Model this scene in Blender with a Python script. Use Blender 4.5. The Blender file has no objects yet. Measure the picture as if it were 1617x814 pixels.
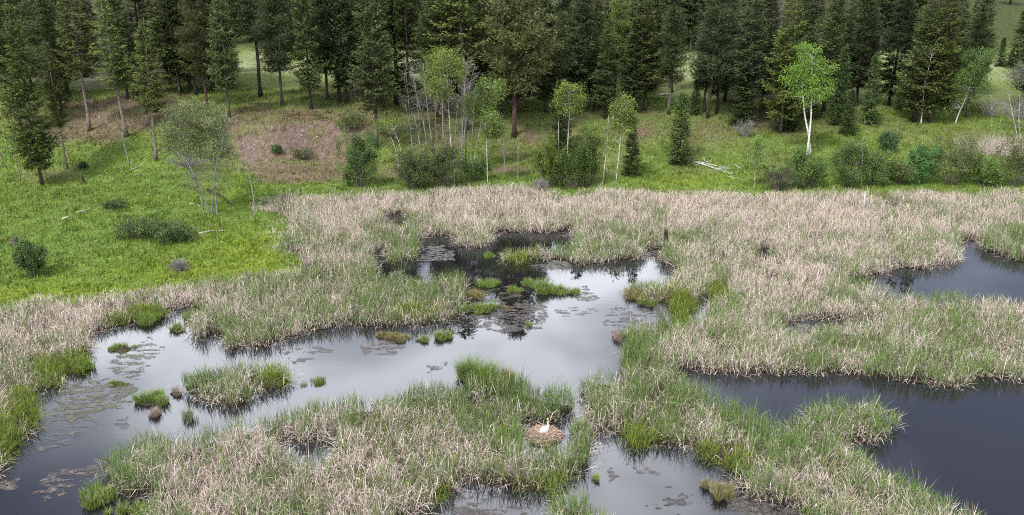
import bpy, math, random
import numpy as np
from mathutils import Vector

# ------------------------------------------------------------------ camera, sky, sun, exposure
scene = bpy.context.scene
COL = scene.collection
CAM_H, PITCH, FPX, CX, CY = 27.0, math.radians(19.4), 1400.0, 808.5, 407.0
cam_data = bpy.data.cameras.new('camera')
cam_data.sensor_fit = 'HORIZONTAL'
cam_data.angle = 2 * math.atan(CX / FPX)
cam_data.clip_start, cam_data.clip_end = 0.5, 4000
cam = bpy.data.objects.new('camera', cam_data); COL.objects.link(cam)
cam.location = (0, 0, CAM_H)
cam.rotation_euler = (math.pi / 2 - PITCH, 0, 0)
scene.camera = cam

SUN_EL, SUN_AZ = math.radians(52), math.radians(215)      # azimuth from +Y clockwise: behind the camera, to the left
world = bpy.data.worlds.new('World'); scene.world = world
world.use_nodes = True
wn, wl = world.node_tree.nodes, world.node_tree.links
wn.clear()
w_out = wn.new('ShaderNodeOutputWorld'); w_bg = wn.new('ShaderNodeBackground')
w_sky = wn.new('ShaderNodeTexSky'); w_sky.sky_type = 'NISHITA'; w_sky.sun_disc = False
w_sky.sun_elevation = SUN_EL; w_sky.sun_rotation = SUN_AZ
w_sky.air_density, w_sky.dust_density = 1.0, 1.5
w_tc = wn.new('ShaderNodeTexCoord')
w_sep = wn.new('ShaderNodeSeparateXYZ'); wl.new(w_tc.outputs['Generated'], w_sep.inputs[0])
w_abs = wn.new('ShaderNodeMath'); w_abs.operation = 'MAXIMUM'; w_abs.inputs[1].default_value = 0.0
wl.new(w_sep.outputs['Z'], w_abs.inputs[0])
w_add = wn.new('ShaderNodeMath'); w_add.inputs[1].default_value = 0.22; wl.new(w_abs.outputs[0], w_add.inputs[0])
w_dx = wn.new('ShaderNodeMath'); w_dx.operation = 'DIVIDE'; wl.new(w_sep.outputs['X'], w_dx.inputs[0]); wl.new(w_add.outputs[0], w_dx.inputs[1])
w_dy = wn.new('ShaderNodeMath'); w_dy.operation = 'DIVIDE'; wl.new(w_sep.outputs['Y'], w_dy.inputs[0]); wl.new(w_add.outputs[0], w_dy.inputs[1])
w_cmb = wn.new('ShaderNodeCombineXYZ'); wl.new(w_dx.outputs[0], w_cmb.inputs[0]); wl.new(w_dy.outputs[0], w_cmb.inputs[1])
w_noise = wn.new('ShaderNodeTexNoise'); w_noise.inputs['Scale'].default_value = 1.15
w_noise.inputs['Detail'].default_value = 5; w_noise.inputs['Roughness'].default_value = 0.5
w_map = wn.new('ShaderNodeMapping')                         # where the cloud deck stands today
w_map.inputs['Scale'].default_value = (0.562, 0.562, 1); w_map.inputs['Location'].default_value = (7.2147, 20.681, 0)
wl.new(w_cmb.outputs[0], w_map.inputs[0]); wl.new(w_map.outputs[0], w_noise.inputs['Vector'])
w_ramp = wn.new('ShaderNodeValToRGB')                      # cloud deck: grey bellies to bright tops
w_ramp.color_ramp.elements[0].position = 0.445; w_ramp.color_ramp.elements[0].color = (0.074, 0.083, 0.112, 1)
w_ramp.color_ramp.elements[1].position = 0.595; w_ramp.color_ramp.elements[1].color = (0.90, 0.89, 0.885, 1)
for pos_, col_ in ((0.50, (0.165, 0.175, 0.205, 1)), (0.55, (0.40, 0.405, 0.42, 1))):
    w_ramp.color_ramp.elements.new(pos_).color = col_
wl.new(w_noise.outputs['Fac'], w_ramp.inputs[0])
w_scale = wn.new('ShaderNodeVectorMath'); w_scale.operation = 'SCALE'; w_scale.inputs['Scale'].default_value = 24.0
wl.new(w_ramp.outputs[0], w_scale.inputs[0])
w_mix = wn.new('ShaderNodeMix'); w_mix.data_type = 'RGBA'; w_mix.inputs[0].default_value = 0.86   # mostly overcast
wl.new(w_sky.outputs[0], w_mix.inputs[6]); wl.new(w_scale.outputs[0], w_mix.inputs[7])
wl.new(w_mix.outputs[2], w_bg.inputs[0]); w_bg.inputs[1].default_value = 0.09
wl.new(w_bg.outputs[0], w_out.inputs[0])

sun_data = bpy.data.lights.new('sun', 'SUN'); sun_data.energy = 1.5; sun_data.angle = math.radians(10)
sun_data.color = (1.0, 0.96, 0.9)
sun = bpy.data.objects.new('sun', sun_data); COL.objects.link(sun)
sd = Vector((math.sin(SUN_AZ) * math.cos(SUN_EL), math.cos(SUN_AZ) * math.cos(SUN_EL), math.sin(SUN_EL)))
sun.rotation_euler = sd.to_track_quat('Z', 'Y').to_euler()

vs = scene.view_settings
vs.view_transform = 'Standard'; vs.look = 'None'; vs.gamma = 1.0; vs.use_curve_mapping = False
vs.exposure = 1.5
scene.cycles.use_denoising = False; scene.cycles.filter_width = 1.0
scene.cycles.max_bounces = 6; scene.cycles.diffuse_bounces = 3; scene.cycles.glossy_bounces = 2
scene.cycles.transmission_bounces = 3; scene.cycles.transparent_max_bounces = 4

# ------------------------------------------------------------------ helpers
rng = np.random.default_rng(7)
SP, CP = math.sin(PITCH), math.cos(PITCH)

def proj(x, y, z):
    dz = CAM_H - z
    dep = y * CP + dz * SP
    return CX + FPX * x / dep, CY + FPX * (dz * CP - y * SP) / dep

def flat(px, py, z=0.0):
    """pixel -> world point on the level plane z"""
    dv = (py - CY) / FPX
    t = (CAM_H - z) / (SP + dv * CP)
    return np.array([(px - CX) / FPX * t, (CP - dv * SP) * t, z])

def hash2(xi, yi, seed):
    h = (xi.astype(np.int64) * 374761393 + yi.astype(np.int64) * 668265263 + seed * 974711) & 0x7fffffff
    h = ((h ^ (h >> 13)) * 1274126177) & 0x7fffffff
    return ((h ^ (h >> 16)) & 0xffff) / 65535.0

def vnoise(x, y, seed=0):
    xi, yi = np.floor(x), np.floor(y)
    fx, fy = x - xi, y - yi
    fx = fx * fx * (3 - 2 * fx); fy = fy * fy * (3 - 2 * fy)
    a = hash2(xi, yi, seed); b = hash2(xi + 1, yi, seed); c = hash2(xi, yi + 1, seed); d = hash2(xi + 1, yi + 1, seed)
    return (a * (1 - fx) + b * fx) * (1 - fy) + (c * (1 - fx) + d * fx) * fy

def fbm(x, y, seed=0, octs=4):
    x = np.asarray(x, float); y = np.asarray(y, float)
    s = 0; a = 0.5; t = 0
    for o in range(octs):
        s = s + a * vnoise(x * 2 ** o, y * 2 ** o, seed + o * 17); t += a; a *= 0.5
    return s / t

def inside(poly, X, Y):
    X = np.asarray(X, float); Y = np.asarray(Y, float)
    r = np.zeros(X.shape, bool)
    n = len(poly)
    for i in range(n):
        x1, y1 = poly[i]; x2, y2 = poly[(i + 1) % n]
        if y1 == y2: continue
        c = ((y1 > Y) != (y2 > Y)) & (X < (x2 - x1) * (Y - y1) / (y2 - y1) + x1)
        r ^= c
    return r

def sstep(a, b, v):
    t = np.clip((v - a) / (b - a), 0, 1)
    return t * t * (3 - 2 * t)

# ---- mesh collector
class MB:
    def __init__(s): s.v = []; s.t = []; s.c = []; s.n = 0
    def add(s, v, t, c=None):
        v = np.asarray(v, float).reshape(-1, 3); t = np.asarray(t, np.int64).reshape(-1, 3)
        s.v.append(v); s.t.append(t + s.n); s.n += len(v)
        if c is None: c = np.ones((len(v), 3))
        c = np.asarray(c, float)
        if c.ndim == 1: c = np.tile(c, (len(v), 1))
        s.c.append(c)
    def mesh(s, name, mat, smooth=False):
        v = np.concatenate(s.v); t = np.concatenate(s.t); c = np.concatenate(s.c)
        me = bpy.data.meshes.new(name)
        me.vertices.add(len(v)); me.vertices.foreach_set('co', v.astype(np.float32).ravel())
        me.loops.add(len(t) * 3); me.loops.foreach_set('vertex_index', t.astype(np.int32).ravel())
        me.polygons.add(len(t)); me.polygons.foreach_set('loop_start', np.arange(0, len(t) * 3, 3, dtype=np.int32))
        try: me.polygons.foreach_set('loop_total', np.full(len(t), 3, np.int32))
        except Exception: pass
        at = me.attributes.new('col', 'FLOAT_COLOR', 'POINT')
        at.data.foreach_set('color', np.concatenate([c, np.ones((len(c), 1))], 1).astype(np.float32).ravel())
        me.polygons.foreach_set('use_smooth', np.full(len(t), smooth))
        me.materials.append(mat)
        me.update(calc_edges=True)
        return me
    def build(s, name, mat, parent=None, smooth=False, loc=None):
        if loc is not None: s.v = [q - np.asarray(loc) for q in s.v]
        o = bpy.data.objects.new(name, s.mesh(name, mat, smooth)); COL.objects.link(o)
        if loc is not None: o.location = tuple(loc)
        if parent is not None: o.parent = parent
        return o

def tag(o, label=None, cat=None, group=None, kind=None):
    if label: o['label'] = label
    if cat: o['category'] = cat
    if group: o['group'] = group
    if kind: o['kind'] = kind
    return o

def empty(name, loc=(0, 0, 0), rz=0.0):
    o = bpy.data.objects.new(name, None); COL.objects.link(o)
    o.empty_display_size = 0.2; o.location = tuple(float(q) for q in loc); o.rotation_euler = (0, 0, rz)
    return o

def copy_tree(o, parent=None):
    c = o.copy(); COL.objects.link(c); c.parent = parent
    for ch in o.children: copy_tree(ch, c)
    return c

def tube(mb, P, R, sides=5, col=(1, 1, 1)):
    """tapered tube along the points P with radii R"""
    P = np.asarray(P, float); R = np.asarray(R, float); n = len(P)
    T = np.gradient(P, axis=0); T /= np.linalg.norm(T, axis=1)[:, None] + 1e-9
    ref = np.array([0.0, 0, 1]) if abs(T[:, 2]).mean() < 0.8 else np.array([1.0, 0, 0])
    U = np.cross(T, ref); U /= np.linalg.norm(U, axis=1)[:, None] + 1e-9
    V = np.cross(T, U)
    a = np.arange(sides) / sides * 2 * math.pi
    ring = P[:, None] + R[:, None, None] * (np.cos(a)[None, :, None] * U[:, None] + np.sin(a)[None, :, None] * V[:, None])
    v = ring.reshape(-1, 3)
    i = np.arange(n - 1)[:, None] * sides; j = np.arange(sides)[None]; k = (j + 1) % sides
    q = np.stack([i + j, i + k, i + sides + k, i + sides + j], -1).reshape(-1, 4)
    t = np.concatenate([q[:, [0, 1, 2]], q[:, [0, 2, 3]]])
    v = np.concatenate([v, P[:1], P[-1:]]); m = n * sides
    jj = np.arange(sides); kk = (jj + 1) % sides
    t = np.concatenate([t, np.stack([np.full(sides, m), kk, jj], -1), np.stack([np.full(sides, m + 1), m - sides + jj, m - sides + kk], -1)])
    col = np.asarray(col, float)
    if col.ndim == 2:
        col = np.concatenate([np.repeat(col, sides, 0), col[:1], col[-1:]])
    mb.add(v, t, col)

def unit(a): return a / (np.linalg.norm(a, axis=-1, keepdims=True) + 1e-9)

def leaf_quads(mb, P, D, L, W, col, tilt=0.6, r=None):
    """diamond leaves/sprays at P along D, length L, width W"""
    r = r or rng
    n = len(P)
    if n == 0: return
    N = unit(r.normal(size=(n, 3)) * tilt + np.array([0, 0, 1.0]))
    S = unit(np.cross(D, N))
    L = np.broadcast_to(np.asarray(L, float), (n,))[:, None]; W = np.broadcast_to(np.asarray(W, float), (n,))[:, None]
    v = np.stack([P, P + D * L * 0.5 + S * W * 0.5, P + D * L, P + D * L * 0.5 - S * W * 0.5], 1).reshape(-1, 3)
    b = np.arange(n)[:, None] * 4
    t = np.concatenate([b + np.array([[0, 1, 2]]), b + np.array([[0, 2, 3]])])
    mb.add(v, t, np.repeat(np.broadcast_to(col, (n, 3)), 4, 0))

# ------------------------------------------------------------------ materials
def mat_attr(name, rough=0.8, transl=0.0, nscale=0.0, namp=0.0, spec=0.2, objvar=0.0, bump=0.0, bscale=20.0):
    m = bpy.data.materials.new(name); m.use_nodes = True
    n, l = m.node_tree.nodes, m.node_tree.links
    n.clear()
    out = n.new('ShaderNodeOutputMaterial')
    at = n.new('ShaderNodeAttribute'); at.attribute_name = 'col'
    src = at.outputs['Color']
    if namp:
        no = n.new('ShaderNodeTexNoise'); no.inputs['Scale'].default_value = nscale; no.inputs['Detail'].default_value = 6
        no.inputs['Roughness'].default_value = 0.65
        gtc = n.new('ShaderNodeTexCoord'); l.new(gtc.outputs['Object'], no.inputs['Vector'])
        mr = n.new('ShaderNodeMapRange'); mr.inputs[1].default_value = 0.3; mr.inputs[2].default_value = 0.7
        mr.inputs[3].default_value = 1 - namp; mr.inputs[4].default_value = 1 + namp
        l.new(no.outputs['Fac'], mr.inputs[0])
        sc = n.new('ShaderNodeVectorMath'); sc.operation = 'SCALE'
        l.new(src, sc.inputs[0]); l.new(mr.outputs[0], sc.inputs['Scale']); src = sc.outputs[0]
    if objvar:
        oi = n.new('ShaderNodeObjectInfo')
        hs = n.new('ShaderNodeHueSaturation')
        m1 = n.new('ShaderNodeMapRange'); m1.inputs[3].default_value = 0.5 - 0.022 * objvar; m1.inputs[4].default_value = 0.5 + 0.012 * objvar
        l.new(oi.outputs['Random'], m1.inputs[0]); l.new(m1.outputs[0], hs.inputs['Hue'])
        fr = n.new('ShaderNodeMath'); fr.operation = 'MULTIPLY'; fr.inputs[1].default_value = 7.31; l.new(oi.outputs['Random'], fr.inputs[0])
        fr2 = n.new('ShaderNodeMath'); fr2.operation = 'FRACT'; l.new(fr.outputs[0], fr2.inputs[0])
        m2 = n.new('ShaderNodeMapRange'); m2.inputs[3].default_value = 1 - 0.28 * objvar; m2.inputs[4].default_value = 1 + 0.5 * objvar
        l.new(fr2.outputs[0], m2.inputs[0]); l.new(m2.outputs[0], hs.inputs['Value'])
        tn = n.new('ShaderNodeMix'); tn.data_type = 'RGBA'; tn.blend_type = 'MULTIPLY'; tn.inputs[0].default_value = 1.0
        l.new(src, tn.inputs[6]); l.new(oi.outputs['Color'], tn.inputs[7])      # needle colour multiplied by a tint set per tree
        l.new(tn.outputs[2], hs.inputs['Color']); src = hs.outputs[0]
    pb = n.new('ShaderNodeBsdfPrincipled'); pb.inputs['Roughness'].default_value = rough
    pb.inputs['Specular IOR Level'].default_value = spec
    l.new(src, pb.inputs['Base Color'])
    if bump:
        bn = n.new('ShaderNodeTexNoise'); bn.inputs['Scale'].default_value = bscale; bn.inputs['Detail'].default_value = 8
        btc = n.new('ShaderNodeTexCoord'); l.new(btc.outputs['Object'], bn.inputs['Vector'])
        bp = n.new('ShaderNodeBump'); bp.inputs['Strength'].default_value = bump; bp.inputs['Distance'].default_value = 0.3
        l.new(bn.outputs['Fac'], bp.inputs['Height']); l.new(bp.outputs[0], pb.inputs['Normal'])
    surf = pb.outputs[0]
    if transl:
        tr = n.new('ShaderNodeBsdfTranslucent'); l.new(src, tr.inputs['Color'])
        mx = n.new('ShaderNodeMixShader'); mx.inputs[0].default_value = transl
        l.new(pb.outputs[0], mx.inputs[1]); l.new(tr.outputs[0], mx.inputs[2]); surf = mx.outputs[0]
    l.new(surf, out.inputs[0])
    return m

M_GROUND = mat_attr('ground_soil_and_turf', 0.95, 0, 1.6, 0.35, 0.1, 0, 0.9, 5.0)
M_REED = mat_attr('reed_blades', 0.75, 0.14, spec=0.15)
M_GRASS = mat_attr('grass_blades', 0.8, 0.3, spec=0.1)
M_NEEDLE = mat_attr('conifer_needles', 0.75, 0.12, objvar=1.0, spec=0.15)
M_LEAF = mat_attr('broad_leaves', 0.6, 0.3, spec=0.25)
M_BARK = mat_attr('bark', 0.9, 0, 3.0, 0.45, 0.1, 0, 0.6, 9.0)
M_PALE_BARK = mat_attr('pale_aspen_bark', 0.75, 0, 2.2, 0.4, 0.15)
M_MAT = mat_attr('algae_scum', 0.9, 0, 2.5, 0.3, 0.1, 0, 0.4, 9.0)
M_STRAW = mat_attr('nest_straw', 0.85, 0.1, spec=0.1)
M_FEATHER = mat_attr('swan_plumage', 0.7, 0, spec=0.1)
M_STONE = mat_attr('weathered_stone', 0.9, 0, 4.0, 0.3, 0.1)

def scum_material():
    m = M_MAT; n, l = m.node_tree.nodes, m.node_tree.links
    out = [q for q in n if q.type == 'OUTPUT_MATERIAL'][0]; surf = out.inputs[0].links[0].from_socket
    no = n.new('ShaderNodeTexNoise'); no.inputs['Scale'].default_value = 3.2; no.inputs['Detail'].default_value = 7; no.inputs['Roughness'].default_value = .7
    tc = n.new('ShaderNodeTexCoord'); l.new(tc.outputs['Object'], no.inputs['Vector'])
    mr = n.new('ShaderNodeMapRange'); mr.inputs[1].default_value = .38; mr.inputs[2].default_value = .60; mr.inputs[3].default_value = .12; mr.inputs[4].default_value = .92
    l.new(no.outputs['Fac'], mr.inputs[0])
    tr = n.new('ShaderNodeBsdfTransparent'); mx = n.new('ShaderNodeMixShader')
    l.new(mr.outputs[0], mx.inputs[0]); l.new(tr.outputs[0], mx.inputs[1]); l.new(surf, mx.inputs[2]); l.new(mx.outputs[0], out.inputs[0])
scum_material()                                             # a thin film: the water shows through where it is sparse

def water_material():
    m = bpy.data.materials.new('pond_water'); m.use_nodes = True
    n, l = m.node_tree.nodes, m.node_tree.links; n.clear()
    out = n.new('ShaderNodeOutputMaterial')
    tc = n.new('ShaderNodeTexCoord')
    no = n.new('ShaderNodeTexNoise'); no.inputs['Scale'].default_value = 1.6; no.inputs['Detail'].default_value = 3
    mp = n.new('ShaderNodeMapping'); mp.inputs['Scale'].default_value = (0.6, 1.6, 1)
    l.new(tc.outputs['Object'], mp.inputs[0]); l.new(mp.outputs[0], no.inputs['Vector'])
    big = n.new('ShaderNodeTexNoise'); big.inputs['Scale'].default_value = 0.09; l.new(tc.outputs['Object'], big.inputs['Vector'])
    mr = n.new('ShaderNodeMapRange'); mr.inputs[1].default_value = 0.42; mr.inputs[2].default_value = 0.65
    mr.inputs[3].default_value = 0.004; mr.inputs[4].default_value = 0.03
    l.new(big.outputs['Fac'], mr.inputs[0])
    bp = n.new('ShaderNodeBump'); bp.inputs['Distance'].default_value = 0.05
    l.new(mr.outputs[0], bp.inputs['Strength']); l.new(no.outputs['Fac'], bp.inputs['Height'])
    df = n.new('ShaderNodeBsdfDiffuse'); df.inputs[0].default_value = (0.010, 0.009, 0.0105, 1)
    gl = n.new('ShaderNodeBsdfGlossy'); gl.inputs['Roughness'].default_value = 0.015; gl.inputs[0].default_value = (0.87, 0.92, 1.0, 1)
    fr = n.new('ShaderNodeFresnel'); fr.inputs['IOR'].default_value = WATER_IOR
    for q in (gl, fr): l.new(bp.outputs[0], q.inputs['Normal'])
    mx = n.new('ShaderNodeMixShader'); l.new(fr.outputs[0], mx.inputs[0]); l.new(df.outputs[0], mx.inputs[1]); l.new(gl.outputs[0], mx.inputs[2])
    l.new(mx.outputs[0], out.inputs[0])
    return m
WATER_IOR = 1.64
M_WATER = water_material()

# ------------------------------------------------------------------ plan of the marsh (traced shorelines, turned into ground positions below)
MARSH = [(-220, 512), (0, 492), (120, 478), (230, 466), (330, 462), (440, 442), (482, 428), (474, 405), (436, 368), (420, 338), (428, 317),
         (520, 313), (640, 312), (840, 311), (1000, 312), (1200, 315), (1330, 315), (1420, 312), (1617, 311), (1850, 311), (2300, 900), (-700, 900)]
WATERS = [
 [(-90, 800), (0, 752), (24, 713), (50, 691), (66, 670), (63, 638), (60, 623), (99, 613), (119, 596), (148, 581), (146, 554), (139, 539), (141, 527),
  (190, 517), (213, 507), (258, 507), (262, 497), (292, 488), (330, 483), (335, 490), (294, 504), (304, 524), (312, 537), (351, 534), (356, 549),
  (371, 556), (410, 549), (464, 534), (499, 527), (529, 516), (603, 520), (692, 513), (707, 509), (734, 499), (737, 477), (731, 460), (745, 447),
  (660, 449), (601, 452), (585, 440), (591, 426), (589, 399), (604, 397), (611, 414), (625, 420), (654, 414), (664, 395), (666, 377), (696, 371),
  (715, 377), (721, 389), (759, 395), (772, 388), (788, 369), (802, 367), (860, 369), (904, 364), (906, 385), (893, 402), (805, 404), (782, 404),
  (790, 414), (816, 422), (865, 411), (872, 411), (919, 418), (973, 416), (985, 411), (1012, 415), (1019, 408), (1017, 399), (1049, 394), (1052, 398),
  (1039, 416), (1066, 426), (1068, 443), (1060, 454), (1010, 457), (978, 462), (1012, 468), (1019, 477), (1056, 478), (1057, 519), (1003, 522),
  (971, 537), (988, 540), (983, 564), (980, 610), (948, 608), (922, 612), (918, 640), (926, 662), (915, 700), (905, 716), (890, 724), (830, 722),
  (818, 690), (828, 674), (880, 668), (893, 655), (904, 640), (896, 636), (880, 638), (850, 633), (820, 620), (795, 616), (770, 622), (735, 626), (697, 630),
  (640, 628), (610, 648), (539, 653), (487, 655), (412, 680), (356, 690), (300, 712), (247, 703), (200, 720), (172, 745), (161, 748), (171, 760),
  (198, 782), (247, 785), (242, 800), (232, 870), (-260, 900)],
 [(430, 700), (464, 706), (487, 697), (534, 690), (537, 710), (518, 742), (482, 748), (448, 730)],
 [(630, 840), (665, 806), (690, 797), (714, 780), (718, 762), (734, 760), (800, 770), (850, 776), (867, 785), (866, 806), (855, 870), (600, 880)],
 [(934, 690), (939, 685), (978, 688), (984, 708), (1005, 713), (1023, 712), (1034, 698), (1065, 705), (1087, 713), (1109, 730), (1141, 738), (1151, 755),
  (1171, 775), (1185, 790), (1215, 797), (1260, 806), (1300, 860), (960, 880), (948, 825), (930, 810), (908, 806), (890, 792), (880, 778), (899, 757), (938, 735), (944, 722), (936, 705)],
 [(1057, 581), (1092, 586), (1109, 594), (1136, 589), (1183, 591), (1244, 591), (1308, 593), (1365, 597), (1406, 600), (1448, 608), (1491, 615), (1512, 616),
  (1525, 604), (1543, 598), (1582, 600), (1617, 603), (1760, 608), (2100, 900), (1640, 900), (1585, 850), (1548, 834), (1486, 808), (1437, 777), (1370, 747), (1333, 716),
  (1332, 700), (1370, 704), (1401, 699), (1421, 682), (1410, 668), (1360, 652), (1300, 655), (1270, 668), (1255, 684), (1234, 686), (1200, 681), (1171, 666), (1122, 638), (1075, 612)],
 [(1306, 441), (1364, 440), (1410, 428), (1437, 424), (1475, 428), (1496, 420), (1514, 416), (1512, 386), (1530, 381), (1548, 381), (1552, 397), (1577, 403),
  (1594, 412), (1617, 417), (1760, 425), (1760, 502), (1600, 492), (1531, 482), (1450, 484), (1400, 478), (1350, 456)],
 [(1194, 396), (1215, 398), (1220, 422), (1200, 420)],
 [(1236, 520), (1250, 510), (1300, 504), (1392, 511), (1385, 520), (1330, 524), (1290, 530), (1250, 548)],
 [(608, 341), (630, 339), (645, 350), (640, 368), (610, 366)],
 [(1100, 476), (1122, 474), (1116, 500), (1110, 520), (1094, 520)],
 [(1398, 325), (1424, 325), (1426, 336), (1402, 336)],
]
ISLET_WEST = [(280, 612), (300, 603), (350, 598), (415, 590), (455, 590), (466, 600), (446, 618), (418, 617), (400, 632), (371, 646), (331, 641), (294, 626)]
ISLET_EAST = [(1240, 700), (1256, 680), (1270, 668), (1300, 655), (1360, 652), (1410, 668), (1421, 682), (1401, 699), (1370, 704), (1330, 706), (1290, 712)]

def warp(x, y):
    return x + (fbm(x * 1.1, y * 1.1, 11, 3) - 0.5) * 1.3, y + (fbm(x * 1.1, y * 1.1, 29, 3) - 0.5) * 1.0

def land_test(x, y, jit=0.0):
    """True where the marsh carries reeds, False on open water; second value: inside the marsh"""
    wx, wy = warp(x, y)
    px, py = proj(wx, wy, 0.0)
    qx, qy = proj(wx + jit + (fbm(x * .16, y * .16, 131, 3) - .5) * 7, wy + jit + (fbm(x * .16, y * .16, 137, 3) - .5) * 7, 0.0)
    m = inside(MARSH, qx, qy)
    w = np.zeros(np.shape(px), bool)
    for p in WATERS: w |= inside(p, px, py)
    w &= ~inside(ISLET_WEST, px, py)
    return m & ~w, m, w, px, py

# raster of the open water, blurred, for the bed and the banks
GX0, GX1, GY0, GY1, GS = -95.0, 95.0, 14.0, 112.0, 0.2
_gx = np.arange(GX0, GX1, GS); _gy = np.arange(GY0, GY1, GS)
_XX, _YY = np.meshgrid(_gx, _gy)
_, _m, _w, _, _ = land_test(_XX, _YY)
WATER_R = (_w & _m).astype(float)
def blur(a, k):
    for ax in (0, 1):
        p = np.pad(a, [(k, k) if q == ax else (0, 0) for q in (0, 1)], mode='edge')
        c = np.cumsum(p, axis=ax); z = np.zeros_like(np.take(c, [0], ax)); c = np.concatenate([z, c], ax)
        n = a.shape[ax]
        a = (np.take(c, np.arange(2 * k + 1, 2 * k + 1 + n), ax) - np.take(c, np.arange(0, n), ax)) / (2 * k + 1)
    return a
WATER_B = blur(blur(WATER_R, 1), 1)
WATER_W = blur(blur(WATER_R, 5), 4)
MARSH_B = blur(blur(_m.astype(float), 8), 8)
def ras(a, x, y):
    i = np.clip(((np.asarray(y) - GY0) / GS).round().astype(int), 0, a.shape[0] - 1)
    j = np.clip(((np.asarray(x) - GX0) / GS).round().astype(int), 0, a.shape[1] - 1)
    return a[i, j]

PROF_Y = np.array([0, 70, 100, 104, 108, 112, 116, 120, 128, 140, 165, 200, 260, 400, 700, 1500.0])
PROF_L = np.array([.15, .25, .7, 1.1, 2.0, 3.3, 4.5, 5.4, 6.6, 7.0, 5.6, 8, 18, 45, 85, 150])
PROF_C = np.array([.15, .25, .5, .7, .9, 1.6, 5.0, 5.6, 6.2, 6.2, 5.2, 8, 18, 45, 85, 150])
PROF_R = np.array([.15, .2, .3, .5, .9, 1.5, 2.1, 2.7, 3.9, 5.1, 5.0, 8, 18, 45, 85, 150])
def hill(x, y):
    x = np.asarray(x, float); y = np.asarray(y, float)
    l = np.interp(y, PROF_Y, PROF_L); c = np.interp(y + 1.5 * np.sin(x * 0.35) , PROF_Y, PROF_C); r = np.interp(y, PROF_Y, PROF_R)
    a = sstep(-41, -35, x); b = sstep(-21, -14, x)
    z = l * (1 - a) + (c * (1 - b) + r * b) * a
    s = sstep(100, 125, y)
    z = z + s * (fbm(x * 0.08, y * 0.08, 5, 4) - 0.5) * 2.2 + sstep(200, 260, y) * (fbm(x * 0.012, y * 0.012, 8, 3) - 0.5) * 24
    return z
def terrain(x, y):
    x = np.asarray(x, float); y = np.asarray(y, float)
    z = hill(x, y)
    mb_ = np.where(y < GY1 - 1, ras(MARSH_B, x, y), 0.0)
    z = z * (1 - mb_) + mb_ * 0.19
    z = z + (fbm(x * 0.9, y * 0.9, 3, 3) - 0.5) * 0.16
    wb = np.where(y < GY1 - 1, ras(WATER_B, x, y), 0.0)
    return z * (1 - wb) - 0.55 * wb

def at(px, py):
    """pixel -> point where that sight line meets the terrain"""
    dv = (py - CY) / FPX
    t = np.geomspace(35, 600, 2600)
    x = (px - CX) / FPX * t; y = (CP - dv * SP) * t; z = CAM_H - (SP + dv * CP) * t
    h = terrain(x, y)
    i = np.argmax(z <= h)
    if z[i] > h[i]: i = len(t) - 1
    return np.array([x[i], y[i], h[i]])

def at_depth(px, py, Y):
    """pixel -> point on the upright plane y = Y"""
    dv = (py - CY) / FPX
    t = Y / (CP - dv * SP)
    return np.array([(px - CX) / FPX * t, Y, CAM_H - (SP + dv * CP) * t])

# ------------------------------------------------------------------ ground colour by place
BARE = [(455, 228, 85, 34, 1.0), (385, 232, 30, 30, .9), (430, 262, 95, 14, .75), (470, 280, 60, 7, .8), (150, 190, 70, 26, .75), (235, 165, 60, 16, .7), (330, 190, 40, 25, .5),
        (1000, 205, 45, 30, .55), (960, 250, 60, 30, .3), (1130, 212, 40, 22, .6), (790, 268, 55, 7, .9), (830, 215, 60, 30, .5), (590, 200, 60, 40, .4), (1190, 190, 40, 18, .6), (900, 180, 60, 14, .35),
        (615, 275, 30, 14, .6), (1090, 270, 35, 12, .3), (80, 278, 50, 12, .5), (700, 210, 80, 30, .35)]
DARKHERB = [(245, 352, 62, 22, .8), (1250, 190, 70, 18, .7), (100, 380, 90, 40, .35), (1300, 200, 60, 20, .6), (150, 330, 90, 30, .3)]
YELLOW = [(400, 400, 100, 40, 1.0), (330, 432, 170, 24, 1.0), (100, 462, 170, 20, 1.0), (1400, 225, 90, 20, .6), (1500, 210, 60, 25, .6), (1080, 288, 90, 12, .6), (380, 300, 60, 25, .3)]
CUTBANK = [(368, 226), (392, 208), (440, 204), (500, 190), (546, 194), (552, 236), (536, 262), (505, 258), (475, 246), (430, 252), (388, 262), (366, 248)]
def blobs(L, px, py):
    f = np.zeros(np.shape(px))
    for (x, y, a, b, s) in L:
        f = np.maximum(f, s * np.exp(-(((px - x) / a) ** 2 + ((py - y) / b) ** 2)))
    return f
def lerp(a, b, t):
    t = np.asarray(t, float)
    return a * (1 - t)[..., None] + np.asarray(b) * t[..., None]
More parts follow.
